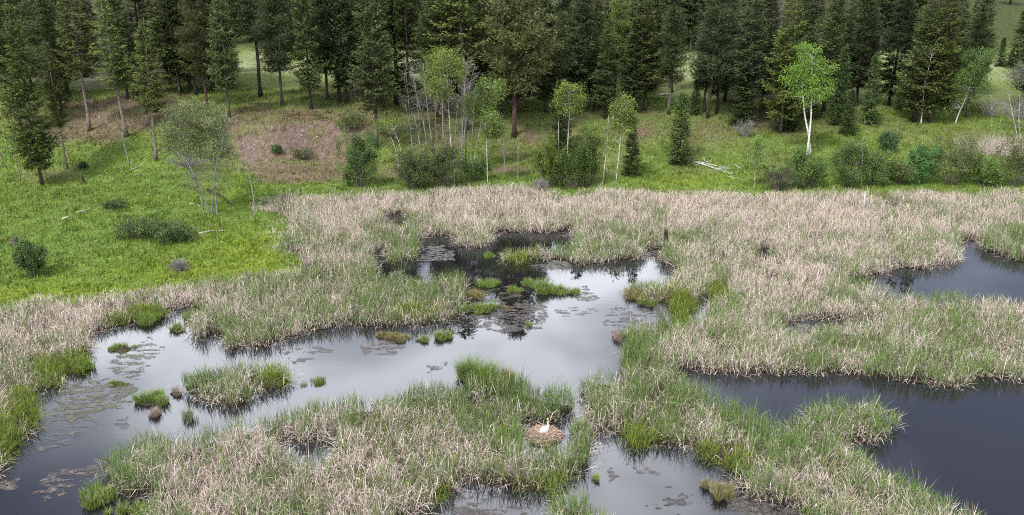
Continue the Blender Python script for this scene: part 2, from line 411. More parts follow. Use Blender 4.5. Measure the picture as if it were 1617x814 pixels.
def ground_col(x, y, z):
    px, py = proj(x, y, z)
    n1 = fbm(x * 0.25, y * 0.25, 41, 4); n2 = fbm(x * 1.2, y * 1.2, 42, 3); n3 = fbm(x * 0.07, y * 0.07, 43, 3)
    c = np.broadcast_to(np.array([.150, .218, .050]), np.shape(x) + (3,)).copy()
    c = lerp(c, [.172, .230, .034], np.clip(blobs(YELLOW, px, py) * 1.1 + (n1 - .5) * .6, 0, 1))
    c = lerp(c, [.090, .150, .036], np.clip(blobs(DARKHERB, px, py) + (n2 - .58) * 1.4, 0, .9))
    hilly = sstep(104, 118, y + (n3 - .5) * 14)
    c = lerp(c, [.140, .195, .048], hilly * .85)
    litter = np.clip((n1 - .44) * 3.4, 0, 1) * hilly * (.35 + .8 * n2) * np.interp(px, [500, 1000, 1617], [.95, .6, .3]) + blobs(BARE, px, py) * (.45 + 1.1 * n2)
    c = lerp(c, [.150, .112, .078], np.clip(litter, 0, .95))
    wpx, wpy = px + (n1 - .5) * 40, py + (n2 - .5) * 16
    slope_bare = inside([(55, 214), (120, 185), (175, 160), (262, 158), (305, 176), (245, 200), (170, 214), (90, 228)], wpx, wpy) * .72
    low_bare = inside([(392, 262), (440, 256), (520, 260), (548, 282), (480, 291), (405, 290)], wpx, wpy) * .75
    crest_bare = inside([(300, 178), (400, 176), (560, 172), (560, 190), (430, 200), (360, 212)], wpx, wpy) * .55
    c = lerp(c, [.165, .122, .088], np.clip(np.maximum(np.maximum(slope_bare, low_bare), crest_bare) * (.45 + 1.1 * n2), 0, .9))
    c = lerp(c, np.array([.172, .116, .090]) * (.55 + .9 * fbm(x * 2.5, y * 2.5, 47, 3))[..., None], inside(CUTBANK, px + (n1 - .5) * 60, py + (n2 - .5) * 26) * np.clip(.78 + (n2 - .45) * 2.2, 0, 1))
    cut = np.clip(blobs([(470, 225, 62, 26, 1.3), (395, 232, 26, 22, 1.0)], px, py) * 1.5 - .45 + (n2 - .5) * .7, 0, 1)
    c = lerp(c, np.array([.135, .104, .092]) , cut * .6 * np.clip(.6 + (n2 - .4) * 2, 0, 1))
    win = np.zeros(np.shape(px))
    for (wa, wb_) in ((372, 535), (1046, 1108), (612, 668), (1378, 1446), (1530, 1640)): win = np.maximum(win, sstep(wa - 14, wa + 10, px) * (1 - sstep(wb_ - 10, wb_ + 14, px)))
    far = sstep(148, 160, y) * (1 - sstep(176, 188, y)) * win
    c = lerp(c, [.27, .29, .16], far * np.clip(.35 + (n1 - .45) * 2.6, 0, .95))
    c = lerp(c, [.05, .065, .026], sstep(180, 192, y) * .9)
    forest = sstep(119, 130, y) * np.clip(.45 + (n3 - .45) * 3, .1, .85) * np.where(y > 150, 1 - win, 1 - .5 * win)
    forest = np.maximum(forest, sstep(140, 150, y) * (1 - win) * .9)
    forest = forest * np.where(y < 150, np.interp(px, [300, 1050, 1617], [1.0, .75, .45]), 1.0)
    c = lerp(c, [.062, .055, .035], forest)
    mb_ = np.where(y < GY1 - 1, ras(MARSH_B, x, y), 0.0)
    ms = sstep(.45, .65, mb_)
    peat = np.broadcast_to(np.array([.055, .043, .032]), c.shape)
    peat = lerp(peat, [.16, .13, .10], np.clip((n2 - .45) * 3, 0, 1) * .6)
    c = lerp(c, peat, ms)
    wb = np.where(y < GY1 - 1, ras(WATER_B, x, y), 0.0)
    c = lerp(c, [.022, .016, .012], sstep(.01, .2, ras(WATER_W, x, y)) * ms)
    return c * (0.85 + 0.3 * n2)[..., None]

# ------------------------------------------------------------------ ground sheet
ys = np.concatenate([np.arange(14, 34, 1.0), np.arange(34, 106, 0.34), np.arange(106, 132, 0.4), np.geomspace(132, 1800, 60)])
us = np.linspace(-1, 1, 470)
U, Y = np.meshgrid(us, ys)
X = U * (Y * 0.66 + 12)
Z = terrain(X, Y)
gm = MB()
nr, nc = X.shape
idx = np.arange(nr * nc).reshape(nr, nc)
a, b, c_, d = idx[:-1, :-1].ravel(), idx[:-1, 1:].ravel(), idx[1:, 1:].ravel(), idx[1:, :-1].ravel()
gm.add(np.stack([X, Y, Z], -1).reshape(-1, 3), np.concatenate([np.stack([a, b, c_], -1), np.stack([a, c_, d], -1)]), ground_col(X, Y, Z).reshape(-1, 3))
ground = gm.build('ground', M_GROUND, smooth=True)
tag(ground, 'meadow, hillside and peaty marsh ground', kind='structure')

wm = MB()
wm.add([(-95, 10, 0), (95, 10, 0), (95, 106, 0), (-95, 106, 0)], [(0, 1, 2), (0, 2, 3)])
tag(wm.build('water', M_WATER), 'dark still pond water mirroring the cloudy sky', kind='structure')

# ------------------------------------------------------------------ reeds, sedge and grass
GREEN = [(700, 470, 110, 38, .62), (640, 380, 50, 40, .6), (820, 615, 95, 38, .85), (790, 690, 60, 40, .75), (900, 735, 80, 32, .7), (1000, 645, 90, 24, .75), (1130, 660, 120, 50, .6),
         (1260, 720, 130, 50, .62), (1400, 790, 140, 40, .55), (560, 455, 120, 40, .5), (900, 395, 120, 30, .5), (1040, 400, 70, 30, .55), (1130, 430, 60, 50, .45), (1480, 390, 70, 18, .5),
         (1600, 395, 40, 25, .75), (1350, 480, 60, 35, .6), (1230, 570, 120, 22, .5), (1480, 560, 170, 40, .45), (950, 560, 60, 40, .7), (1010, 560, 35, 30, .85), (250, 700, 80, 40, .6),
         (520, 640, 140, 16, .75), (200, 735, 40, 40, .75), (350, 600, 80, 40, .7), (1340, 640, 80, 50, .6), (740, 580, 60, 60, .85), (920, 800, 60, 40, .8), (30, 600, 60, 30, .5), (400, 500, 70, 40, .5), (460, 385, 30, 60, .35)]
STRAW = [(1000, 612, 75, 14, .95), (550, 745, 170, 45, .6), (90, 520, 140, 40, .9), (500, 700, 120, 20, .5), (350, 790, 130, 30, .6), (1100, 330, 600, 40, .95), (700, 330, 260, 30, .9), (1090, 550, 60, 25, .5),
         (1260, 430, 90, 40, .7), (400, 480, 50, 20, .6), (250, 480, 120, 16, .8), (640, 700, 60, 20, .5), (1450, 520, 140, 25, .5)]
SEDGE = [(95, 590, 58, 22, 1.0), (140, 575, 18, 22, .9), (45, 655, 34, 34, 1.0), (10, 700, 30, 40, 1.0), (232, 502, 34, 12, 1.0), (190, 512, 40, 10, .6), (308, 498, 16, 14, .8), (430, 600, 30, 20, 1.0), (655, 500, 60, 10, .7), (620, 415, 30, 10, .4),
         (760, 480, 30, 25, .9), (1070, 498, 34, 28, 1.3), (1030, 462, 50, 12, .7), (1000, 458, 30, 12, 1.0), (1130, 470, 24, 18, .9), (1000, 700, 42, 16, 1.1), (1110, 725, 70, 14, 1.0), (560, 775, 30, 20, .5), (700, 790, 30, 14, .7),
         (1150, 745, 50, 14, .8), (870, 770, 60, 16, .6), (820, 415, 40, 10, .7), (630, 355, 22, 14, .9), (1390, 312, 26, 10, .7), (215, 790, 30, 14, .5), (880, 805, 40, 16, .4), (1440, 395, 10, 14, .2), (790, 700, 16, 18, .8), (280, 640, 40, 14, .3)]

def reed_field(n_per_m2_near, n_per_m2_far):
    N = int(190 * 92 * n_per_m2_near * 0.62)
    y = 33 + 71 * np.sqrt(rng.random(N)) if False else 33 + 72 * rng.random(N)
    x = (rng.random(N) * 2 - 1) * (y * 0.66 + 6)
    # even density over the widening field of view, thinning with distance
    keep = rng.random(N) < (y * 0.66 + 6) / (105 * 0.66 + 6) * np.interp(y, [33, 60, 105], [1.0, 0.85, n_per_m2_far / n_per_m2_near])
    x, y = x[keep], y[keep]
    land, m, w, px, py = land_test(x, y, rng.normal(0, .75, len(x)))
    cl = fbm(x * 1.25, y * 1.1, 61, 3)
    land &= rng.random(len(x)) < np.clip(0.30 + (cl - 0.34) * 3.6 + ras(WATER_W, x, y) * 1.2, 0.07, 1)
    land &= ras(WATER_B, x, y) < .24 + .5 * rng.random(len(x)) ** 1.5
    return x[land], y[land], px[land], py[land]

rx, ry, rpx, rpy = reed_field(215, 150)
N = len(rx)
gn = fbm(rx * 0.35, ry * 0.35, 71, 4); gf = fbm(rx * 1.7, ry * 1.7, 72, 3)
base_g = np.interp(rpy, [300, 350, 400, 470, 814], [.04, .05, .21, .26, .22])
wg = np.zeros(N); wsum = np.full(N, 0.35); wg += base_g * 0.35
for L_, sgn in ((GREEN, 1), (STRAW, -1)):
    for (bx, by, sa, sb, s) in L_:
        k = np.exp(-(((rpx - bx) / sa) ** 2 + ((rpy - by) / sb) ** 2))
        wg += k * (s if sgn > 0 else (1 - s) * 0.4); wsum += k
pg = np.clip(wg / wsum + (gn - .5) * 1.0 + (gf - .5) * 0.9, 0.03, 0.95)
edge = ras(WATER_W, rx, ry)
pg = np.clip(pg + edge * 0.18, 0, .95)
sed = np.clip(blobs(SEDGE, rpx, rpy) * 2.3 - .35 + (gf - .5) * .8, 0, 1)
green = rng.random(N) < pg
sedge = rng.random(N) < sed
kind = np.where(sedge, 2, np.where(green, 1, 0))
flatn = fbm(rx * 0.55, ry * 0.55, 81, 3)                     # wind-flattened, matted straw
matted = (kind == 0) & (rng.random(N) < np.clip((flatn - .5) * 3.4 + edge * .6 + np.interp(rpy, [480, 680], [0, .16]), 0.10, .8))
hmax = fbm(rx * 0.3, ry * 0.3, 91, 3)
H = np.choose(kind, [rng.uniform(.5, 1.55, N), rng.uniform(.6, 1.65, N), rng.uniform(.45, 1.15, N)]) * (0.72 + 0.56 * hmax) * (.62 + .76 * fbm(rx * 1.5, ry * 1.5, 93, 2))
H = np.where(rng.random(N) < .012, H * 1.45, H)
H *= np.interp(ras(MARSH_B, rx, ry), [.45, .9], [.55, 1.0])
H = np.where(matted, H * .7, H)
lean = np.choose(kind, [rng.gamma(2.0, .17, N), rng.gamma(2.0, .09, N), rng.gamma(2.0, .17, N)])
lean = np.where(matted, rng.uniform(.6, 1.45, N), lean)
az = rng.uniform(0, 2 * math.pi, N)
gxw = ras(WATER_W, rx + .5, ry) - ras(WATER_W, rx - .5, ry); gyw = ras(WATER_W, rx, ry + .5) - ras(WATER_W, rx, ry - .5)
slump = (edge > .2) & (rng.random(N) < .30) & (kind != 1)
az = np.where(slump, np.arctan2(gyw, gxw) + rng.normal(0, .6, N), az)
lean = np.where(slump, rng.uniform(.9, 1.5, N), lean)
wid = np.choose(kind, [rng.uniform(.016, .036, N), rng.uniform(.016, .034, N), rng.uniform(.018, .030, N)])
bend = np.choose(kind, [rng.uniform(-.2, 1.1, N), rng.uniform(0, .5, N), rng.uniform(.2, .9, N)])
kink = (kind == 0) & (rng.random(N) < .42)
bend = np.where(kink, rng.uniform(1.2, 2.4, N), bend)
cs, sn = np.cos(az), np.sin(az)
B = np.stack([rx, ry, np.maximum(terrain(rx, ry), -0.05) - 0.02], -1)
ang1, ang2 = lean, lean + bend
l1, l2 = H * .6, H * .4
d1 = np.stack([np.sin(ang1) * cs, np.sin(ang1) * sn, np.cos(ang1)], -1); d2 = np.stack([np.sin(ang2) * cs, np.sin(ang2) * sn, np.cos(ang2)], -1)
MID = B + d1 * l1[:, None]; TIP = MID + d2 * l2[:, None]
TIP[:, 2] = np.maximum(TIP[:, 2], 0.04)
sa_ = rng.uniform(0, 2 * math.pi, N); S = np.stack([np.cos(sa_), np.sin(sa_), np.zeros(N)], -1) * wid[:, None] * .5
br = rng.uniform(.6, 1.25, N)[:, None]
tone = fbm(rx * 0.12, ry * 0.12, 95, 3)[:, None]
straw_c = np.array([.690, .595, .545]) * (1 - tone * .14) + np.array([.02, .015, -.02]) * (rng.random((N, 1)) - .2) * 3
brown = rng.random(N) < .10
straw_c = np.where(brown[:, None], np.array([.22, .15, .10]), straw_c)
green_c = np.array([.130, .212, .070]) * (.8 + .4 * tone) + np.array([.05, .035, .0]) * rng.random((N, 1))
sedge_c = np.array([.155, .245, .034]) + np.array([.05, -.01, .012]) * rng.random((N, 1))
C = np.where((kind == 0)[:, None], straw_c, np.where((kind == 1)[:, None], green_c, sedge_c)) * br
region = np.where(inside(ISLET_WEST, rpx, rpy), 0, np.where(inside(ISLET_EAST, rpx, rpy), 1,
         np.where((rpx < 165) & (rpy > 440), 2, np.where((rpy > 598) & (rpx < 908), 3, np.where((rpy > 576 + 0.14 * np.maximum(0, rpx - 1000)) & (rpx >= 908) & (rpx < 1600), 4,
         np.where((rpy < 372), 5, np.where(rpx < 780, 6, 7)))))))
reed_labels = {0: ('reed_islet', 'mixed green and straw reeds on the small islet in the left pond'),
               1: ('reed_islet', 'reeds on the hummock jutting into the dark right pond'),
               2: ('reed_bed', 'pale straw reeds with bright green sedge along the left shore'),
               3: ('reed_bed', 'tangled tan and green reeds of the foreground marsh left of the swan'),
               4: ('reed_bed', 'green and straw reeds of the foreground spit right of the swan'),
               5: ('reed_bed', 'broad pinkish band of dead cattails along the far edge of the marsh'),
               6: ('reed_bed', 'green-tinged reeds between the left meadow and the ponds'),
               7: ('reed_bed', 'straw and green reeds between the centre pond and the right ponds')}
for r_, (nm, lb) in reed_labels.items():
    k = np.where(region == r_)[0]
    if len(k) == 0: continue
    n = len(k); w1 = S[k]; 
    v = np.stack([B[k], MID[k] + w1, MID[k] - w1, TIP[k]], 1).reshape(-1, 3)
    b4 = np.arange(n)[:, None] * 4
    t = np.concatenate([b4 + np.array([[0, 1, 2]]), b4 + np.array([[2, 1, 3]])])
    mb = MB(); mb.add(v, t, np.repeat(C[k], 4, 0))
    tag(mb.build(nm, M_REED), lb, kind='stuff')
print('reeds', N)

def meadow_grass():
    N = 620000
    y = rng.uniform(62, 136, N); x = (rng.random(N) * 2 - 1) * (y * .66 + 4)
    keep = rng.random(N) < (y * .66 + 4) / 94
    x, y = x[keep], y[keep]
    mb_ = np.where(y < GY1 - 1, ras(MARSH_B, x, y), 0.0)
    k = mb_ < .55 + .2 * (rng.random(len(x)) - .5)
    x, y = x[k], y[k]
    z = terrain(x, y); px, py = proj(x, y, z)
    bare = np.maximum(blobs(BARE, px, py), inside(CUTBANK, px + (fbm(x * .25, y * .25, 41, 4) - .5) * 60, py + (fbm(x * 1.2, y * 1.2, 42, 3) - .5) * 26) * .86)
    k = (rng.random(len(x)) > bare * 1.15) & (px > -80) & (px < 1700) & (rng.random(len(x)) < np.interp(y, [62, 112, 136], [1, .9, .45]))
    x, y, z, px, py = x[k], y[k], z[k], px[k], py[k]
    n = len(x)
    herb = fbm(x * .8, y * .8, 101, 3)
    lump = np.clip((fbm(x * 1.3, y * 1.3, 107, 2) - .42) * 4, 0, 1)
    h = rng.uniform(.14, .38, n) * (.5 + .8 * herb + .7 * lump); a = rng.uniform(0, 2 * math.pi, n); le = rng.gamma(2, .2, n)
    w = rng.uniform(.03, .06, n) * np.where(herb > .56, 2.0, 1.0)
    s = rng.uniform(0, 2 * math.pi, n); Sv = np.stack([np.cos(s), np.sin(s), np.zeros(n)], -1) * w[:, None]
    Bp = np.stack([x, y, z - .03], -1); T = Bp + np.stack([np.sin(le) * np.cos(a), np.sin(le) * np.sin(a), np.cos(le)], -1) * h[:, None]
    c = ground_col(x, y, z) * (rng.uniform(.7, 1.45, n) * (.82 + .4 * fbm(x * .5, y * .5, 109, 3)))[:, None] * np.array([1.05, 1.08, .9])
    dry = rng.random(n) < .07
    c = np.where(dry[:, None], np.array([.30, .26, .15]) * rng.uniform(.6, 1.1, (n, 1)), c)
    return Bp, T, Sv, c, px
Bp, T, Sv, gc, gpx = meadow_grass()
for nm, lb, sel in (('grass', 'bright green grass and low herbs of the left meadow', gpx < 560), ('grass', 'green grass on the slope between the aspens and the right-hand trees', gpx >= 560)):
    k = np.where(sel)[0]; n = len(k)
    v = np.stack([Bp[k] - Sv[k], Bp[k] + Sv[k], T[k]], 1).reshape(-1, 3)
    mb = MB(); mb.add(v, np.arange(n * 3).reshape(-1, 3), np.repeat(gc[k], 3, 0))
    tag(mb.build(nm, M_GRASS), lb, kind='stuff')
print('grass', len(gpx))

# ------------------------------------------------------------------ conifers
def conifer(seed, H, cb, rmax, style='fir', tuft=1.0, bark=(.17, .135, .11), deadtwigs=30, tint=(.034, .052, .020), lean=0.0, trunk_r=None):
    """trunk and crown meshes of one conifer of height H; cb = share of bare trunk"""
    r = np.random.default_rng(seed)
    tr = MB(); cr = MB()
    n = 14
    zz = np.linspace(0, 1, n)
    wob = np.cumsum(r.normal(0, .035, (n, 2)), 0) * H / 20
    P = np.stack([wob[:, 0] + lean * zz ** 2, wob[:, 1], zz * H], -1); P[0, :2] = 0
    R0 = trunk_r or H * 0.0105
    R = R0 * (1 - zz) ** .85 + .015; R[0] *= 1.35
    bc = np.array(bark) * r.uniform(.85, 1.15, (n, 1))
    tube(tr, P, R, 7, bc)
    def axis(z): 
        return np.stack([np.interp(z, P[:, 2], P[:, 0]), np.interp(z, P[:, 2], P[:, 1]), z], -1)
    for i in range(deadtwigs):                              # bare dead branches on the lower trunk
        z = r.uniform(.18, max(cb + .18, .25)) * H; a = r.uniform(0, 6.283); L = r.uniform(.4, 1.9) * H / 20
        b0 = axis(np.array([z]))[0]; d = np.array([math.cos(a), math.sin(a), r.uniform(-.45, .1)])
        tube(tr, [b0, b0 + d * L * .5, b0 + d * L + [0, 0, -.1 * L]], [.03, .02, .006], 3, (.12, .10, .085))
    zb = cb * H
    z = zb
    tint = np.array(tint)
    gaps = r.random(12)
    while z < H * .985:
        t = (z - zb) / (H - zb)
        if style == 'fir':
            L0 = rmax * min(1, .5 + 2.6 * t) * (1 - t) ** .82 + .14
            nb = 8 if t < .85 else 6
        elif style == 'pine':
            L0 = rmax * min(1, .55 + 1.8 * t) * (1 - t ** 1.35) ** .85 * (.75 + .5 * gaps[int(t * 11.9)]) + .25
            nb = 6
        else:                                               # young fir, branches to the ground
            L0 = rmax * min(1, .8 + 2 * t) * (1 - t) ** .9 + .08
            nb = 8
        for _ in range(nb):
            if r.random() < .10: continue
            a = r.uniform(0, 6.283)
            L = L0 * r.uniform(.62, 1.2)
            zs = z + r.uniform(-.2, .2) * H / 20
            b0 = axis(np.array([zs]))[0]
            if style == 'pine':
                el0, sag = .1 + .5 * t, .10
            else:
                el0, sag = -.20 + .80 * t, .22 * (1 - t)
            out = np.array([math.cos(a), math.sin(a), 0.0]); side = np.array([-math.sin(a), math.cos(a), 0.0])
            m = max(4, int(L / .175))
            s = np.linspace(0.0, 1, m)
            path = b0 + out * (s * L)[:, None] + np.array([0, 0, 1.0]) * ((math.tan(el0) * s - sag * np.sin(s * 3.14159 * .9) * 1.2 + .10 * s ** 3) * L)[:, None]
            tube(tr, path[[0, m // 2, m - 1]], [max(.012, .014 * L), max(.009, .009 * L), .005], 3, (.10, .085, .07))
            st = s > (.15 if style != 'pine' else .25)
            pts = path[st]; ss = s[st]
            if style == 'pine':                             # rounded needle tufts in plates
                k = 9
                c = np.repeat(pts, k, 0); q = np.repeat(ss, k)
                off = r.normal(0, 1, (len(c), 3)) * np.array([.36, .36, .17]) * (.6 + .5 * L / rmax)
                c = c + off
                d = unit(off + out * .35 + np.array([0, 0, .35]) + r.normal(0, .3, off.shape))
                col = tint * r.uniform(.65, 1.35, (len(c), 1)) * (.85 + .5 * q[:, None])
                for w_ in range(2):
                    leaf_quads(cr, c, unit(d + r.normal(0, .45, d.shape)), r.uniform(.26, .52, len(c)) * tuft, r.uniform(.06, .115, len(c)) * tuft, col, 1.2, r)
            else:                                           # flat sprays on both sides of the branch
                Ps, Ds, Qs = [pts], [np.tile(unit(out + np.array([0, 0, -.05])), (len(pts), 1))], [ss]
                for sg in (-1, 1):
                    tl = (.24 + .34 * L * (1 - ss)) * r.uniform(.7, 1.2, len(ss))
                    dirs = unit(side * sg * 1.0 + out * .75 + np.array([0, 0, -.12]) + r.normal(0, .16, (len(ss), 3)))
                    kmax = max(1, int(math.ceil(tl.max() / .24)))
                    for kk in range(kmax):
                        ok = tl > kk * .24
                        Ps.append(pts[ok] + dirs[ok] * (kk * .24)); Ds.append(dirs[ok]); Qs.append(ss[ok])
                Pq = np.concatenate(Ps); Dq = np.concatenate(Ds); Qq = np.concatenate(Qs)
                Pq = Pq + r.normal(0, .06, Pq.shape)
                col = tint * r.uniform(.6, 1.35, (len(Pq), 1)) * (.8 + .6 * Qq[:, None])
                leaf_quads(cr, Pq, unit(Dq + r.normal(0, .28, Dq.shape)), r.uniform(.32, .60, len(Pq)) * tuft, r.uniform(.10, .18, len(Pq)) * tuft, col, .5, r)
        z += (.50 if style == 'fir' else .46 if style == 'pine' else .24) * (H / 20 if style != 'young' else 1) * r.uniform(.7, 1.3)
    top = axis(np.array([H * .97]))[0]
    leaf_quads(cr, np.tile(top, (8, 1)), unit(r.normal(0, .35, (8, 3)) + [0, 0, 1]), .5, .14, tint, 1.0, r)
    return tr.mesh('trunk', M_BARK, True), cr.mesh('crown', M_NEEDLE)

GREY, RED, DARK, PALE = (.125, .105, .090), (.098, .064, .052), (.060, .050, .042), (.20, .175, .15)
PROTO = {
 'fir_a': (conifer(1, 20, .14, 3.3, 'fir', bark=DARK, tint=(0.041, 0.060, 0.019)), 20), 'fir_b': (conifer(2, 20, .24, 2.9, 'fir', bark=GREY, tint=(0.044, 0.062, 0.022)), 20),
 'fir_c': (conifer(3, 20, .38, 2.8, 'fir', bark=PALE, deadtwigs=45, tint=(0.050, 0.069, 0.021)), 20), 'fir_d': (conifer(4, 20, .15, 3.0, 'fir', 1.0, bark=GREY, tint=(0.052, 0.071, 0.019)), 20),
 'pine_a': (conifer(5, 20, .26, 3.3, 'pine', bark=RED, tint=(0.058, 0.071, 0.028)), 20), 'pine_b': (conifer(6, 20, .28, 3.1, 'pine', bark=DARK, tint=(0.049, 0.065, 0.027)), 20),
 'pine_c': (conifer(7, 20, .22, 3.0, 'pine', bark=GREY, tint=(0.065, 0.077, 0.029)), 20),
 'thin': (conifer(8, 20, .40, 2.0, 'fir', bark=PALE, deadtwigs=50, tint=(0.050, 0.069, 0.021)), 20), 'thin_dark': (conifer(12, 20, .42, 2.1, 'fir', bark=DARK, deadtwigs=60), 20),
 'young_a': (conifer(9, 8, .03, 1.9, 'young', .8, bark=DARK, deadtwigs=0, tint=(0.049, 0.075, 0.022)), 8), 'young_b': (conifer(10, 9, .08, 1.8, 'young', .8, bark=DARK, deadtwigs=6, tint=(0.044, 0.069, 0.021)), 9),
 'fir_e': (conifer(14, 20, .19, 2.8, 'fir', bark=DARK, tint=(0.045, 0.064, 0.021)), 20), 'fir_f': (conifer(15, 20, .23, 2.6, 'fir', .95, bark=GREY, deadtwigs=55, tint=(0.041, 0.058, 0.019)), 20),
 'pine_d': (conifer(16, 20, .32, 2.8, 'pine', bark=GREY, deadtwigs=40, tint=(0.047, 0.064, 0.024)), 20),
 'larch': (conifer(11, 20, .28, 3.0, 'pine', .9, bark=DARK, tint=(0.075, 0.109, 0.030)), 20),
}
NAMES = {'f': 'fir_tree', 'p': 'pine_tree', 't': 'fir_tree', 'y': 'young_fir', 'l': 'larch_tree'}
def plant_conifer(p, base, H, label, group=None, rz=None, wide=1.0, tilt=(0, 0), hue=(1, 1, 1)):
    (tm, cm), H0 = PROTO[p]
    o = empty(NAMES[p[0]], base)
    s = H / H0
    o.scale = (s * wide, s * wide, s)
    o.rotation_euler = (tilt[0] + rng.normal(0, .018), tilt[1] + rng.normal(0, .018), rng.uniform(0, 6.28) if rz is None else rz)
    for nm, me in (('trunk', tm), ('crown', cm)):
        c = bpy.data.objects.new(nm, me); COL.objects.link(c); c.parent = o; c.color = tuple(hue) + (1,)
    return tag(o, label, 'tree', group)
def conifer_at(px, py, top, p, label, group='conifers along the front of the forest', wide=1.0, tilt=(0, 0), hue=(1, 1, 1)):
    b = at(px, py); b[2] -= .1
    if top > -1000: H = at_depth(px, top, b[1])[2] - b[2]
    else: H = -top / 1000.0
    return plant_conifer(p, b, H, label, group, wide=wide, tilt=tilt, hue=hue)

FRONT = [
 (67, 294, 4, 'fir_a', 'ragged tall fir at the far left edge with a low dark crown', .95),
 (107, 267, 60, 'fir_c', 'thin conifer with a long bare lower trunk just right of the leftmost tall fir', .8),
 (98, 181, -30, 'fir_a', 'dark-trunked fir standing behind the pale-trunked conifer at the left', 1),
 (141, 207, -45, 'fir_c', 'conifer with a long pale leaning trunk rising from the brown bank at left', 1.15),
 (200, 216, -5, 'thin', 'slender conifer with pale trunk and narrow top left of the bushy fir', 1.5),
 (247, 254, 28, 'fir_c', 'bushy bright fir with dark lower trunk behind the left aspen clump', 1.1),
 (202, 157, -70, 'fir_a', 'dark fir at the forest edge above the brown slope at left', 1),
 (35, 210, -60, 'fir_d', 'dense dark fir behind the leftmost tall fir', 1),
 (284, 151, -60, 'fir_f', 'conifer with a slim straight trunk right of the bushy fir', 1),
 (311, 151, -70, 'fir_e', 'conifer with a dark slanting trunk above the left aspen clump', 1),
 (328, 171, -50, 'pine_a', 'red-trunked pine above the left aspen clump', .9),
 (363, 186, -40, 'fir_b', 'fir with dark trunk at the left lip of the eroded bank', .9),
 (412, 153, -80, 'thin_dark', 'thin black-trunked conifer left of the grassy window in the forest', 1.3),
 (446, 168, -60, 'pine_a', 'pine with a stout reddish trunk above the eroded bank', 1),
 (492, 173, -45, 'fir_e', 'straight conifer with slim grey trunk above the right end of the eroded bank', 1.0),
 (517, 158, -80, 'fir_b', 'conifer behind the right end of the eroded bank', 1),
 (536, 162, -90, 'pine_b', 'dark pine right of the eroded bank with a bare black trunk', 1.1),
 (548, 163, -80, 'fir_a', 'dense dark fir left of the tall pale pine', .9),
 (578, 160, -75, 'fir_f', 'fir with a thick grey trunk behind the tall pale pine', 1),
 (595, 232, -55, 'fir_b', 'tall pale-crowned conifer with a reddish trunk behind the round bush', .95),
 (626, 165, -85, 'thin_dark', 'thin leaning conifer right of the tall pale pine', 1.4),
 (646, 180, -70, 'fir_d', 'dark fir behind the dead aspens on the left of the centre clump', .95),
 (700, 192, -118, 'fir_f', 'dark conifer directly behind the leafy aspen tops of the centre clump', 1),
 (735, 205, -108, 'fir_c', 'fir with a tall visible grey trunk behind the bare dead aspens', 1.2),
 (791, 181, -70, 'fir_e', 'dark-trunked conifer just left of the big pine in the centre', 1.0),
 (812, 217, -92, 'pine_a', 'big olive pine with broad purple-brown trunk right of the centre aspens', 1.15),
 (862, 178, -70, 'fir_a', 'dense dark conifer between the two big pines of the centre', 1),
 (915, 176, -66, 'fir_a', 'broad very dark conifer above the right-centre aspens', 1.3),
 (970, 162, -80, 'larch', 'feathery lighter green conifer above the right-centre aspens', 1),
 (1008, 177, -72, 'fir_d', 'full dark conifer with low foliage right of the feathery one', 1.15),
 (1060, 145, -85, 'thin_dark', 'thin black trunk beside the bright grassy gap in the forest', 1.3),
 (1117, 187, -66, 'pine_b', 'pine with twin dark trunks right of the grassy gap', 1.1),
 (1131, 180, -72, 'fir_e', 'conifer with a leaning dark trunk among the centre-right trees', 1.05),
 (1172, 196, -64, 'fir_b', 'dark conifer behind the scraggly young fir', 1.1),
 (1203, 171, -75, 'fir_f', 'slim-trunked conifer left of the white birch-barked aspen', 1),
 (1232, 211, -58, 'fir_d', 'yellow-green tall fir left of the white-trunked aspen', 1.1),
 (1300, 176, -75, 'fir_a', 'dark fir directly right of the white-trunked aspen crown', 1.05),
 (1403, 168, -48, 'fir_a', 'very dark dense fir above the small pointed firs', 1.2),
 (1352, 168, -50, 'fir_e', 'dark conical fir left of the densest fir on the right', 1.2),
 (1443, 193, -15, 'fir_a', 'wide yellowish fir behind the flat-topped aspen', 1.2),
 (1468, 193, -34, 'fir_d', 'tall yellowish fir with lit top right of the flat-topped aspen', 1.2),
 (1497, 172, -30, 'fir_b', 'tall grey-green conifer behind the leaning leafy aspen', 1.1),
 (1536, 150, -24, 'fir_b', 'grey-green conifer behind the right side of the leaning aspen', 1.2),
]
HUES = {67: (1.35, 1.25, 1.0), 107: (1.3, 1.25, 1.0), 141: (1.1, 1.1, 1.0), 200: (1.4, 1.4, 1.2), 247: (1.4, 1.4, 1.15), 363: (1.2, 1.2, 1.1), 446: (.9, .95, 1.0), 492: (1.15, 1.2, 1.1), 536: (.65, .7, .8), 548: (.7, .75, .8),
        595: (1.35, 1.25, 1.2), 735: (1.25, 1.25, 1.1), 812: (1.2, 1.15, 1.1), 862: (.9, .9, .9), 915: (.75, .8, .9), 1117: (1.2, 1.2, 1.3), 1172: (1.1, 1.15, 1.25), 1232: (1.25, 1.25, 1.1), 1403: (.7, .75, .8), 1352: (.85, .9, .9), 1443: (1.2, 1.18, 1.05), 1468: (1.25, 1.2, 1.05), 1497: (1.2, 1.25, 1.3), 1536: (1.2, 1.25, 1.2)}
for (px, py, top, p, lb, wd) in FRONT: conifer_at(px, py, max(top, -28) if px > 840 else top, p, lb, wide=wd * (.88 if px < 300 else 1.0), hue=HUES.get(px, (1.05, 1.05, 1.0)))
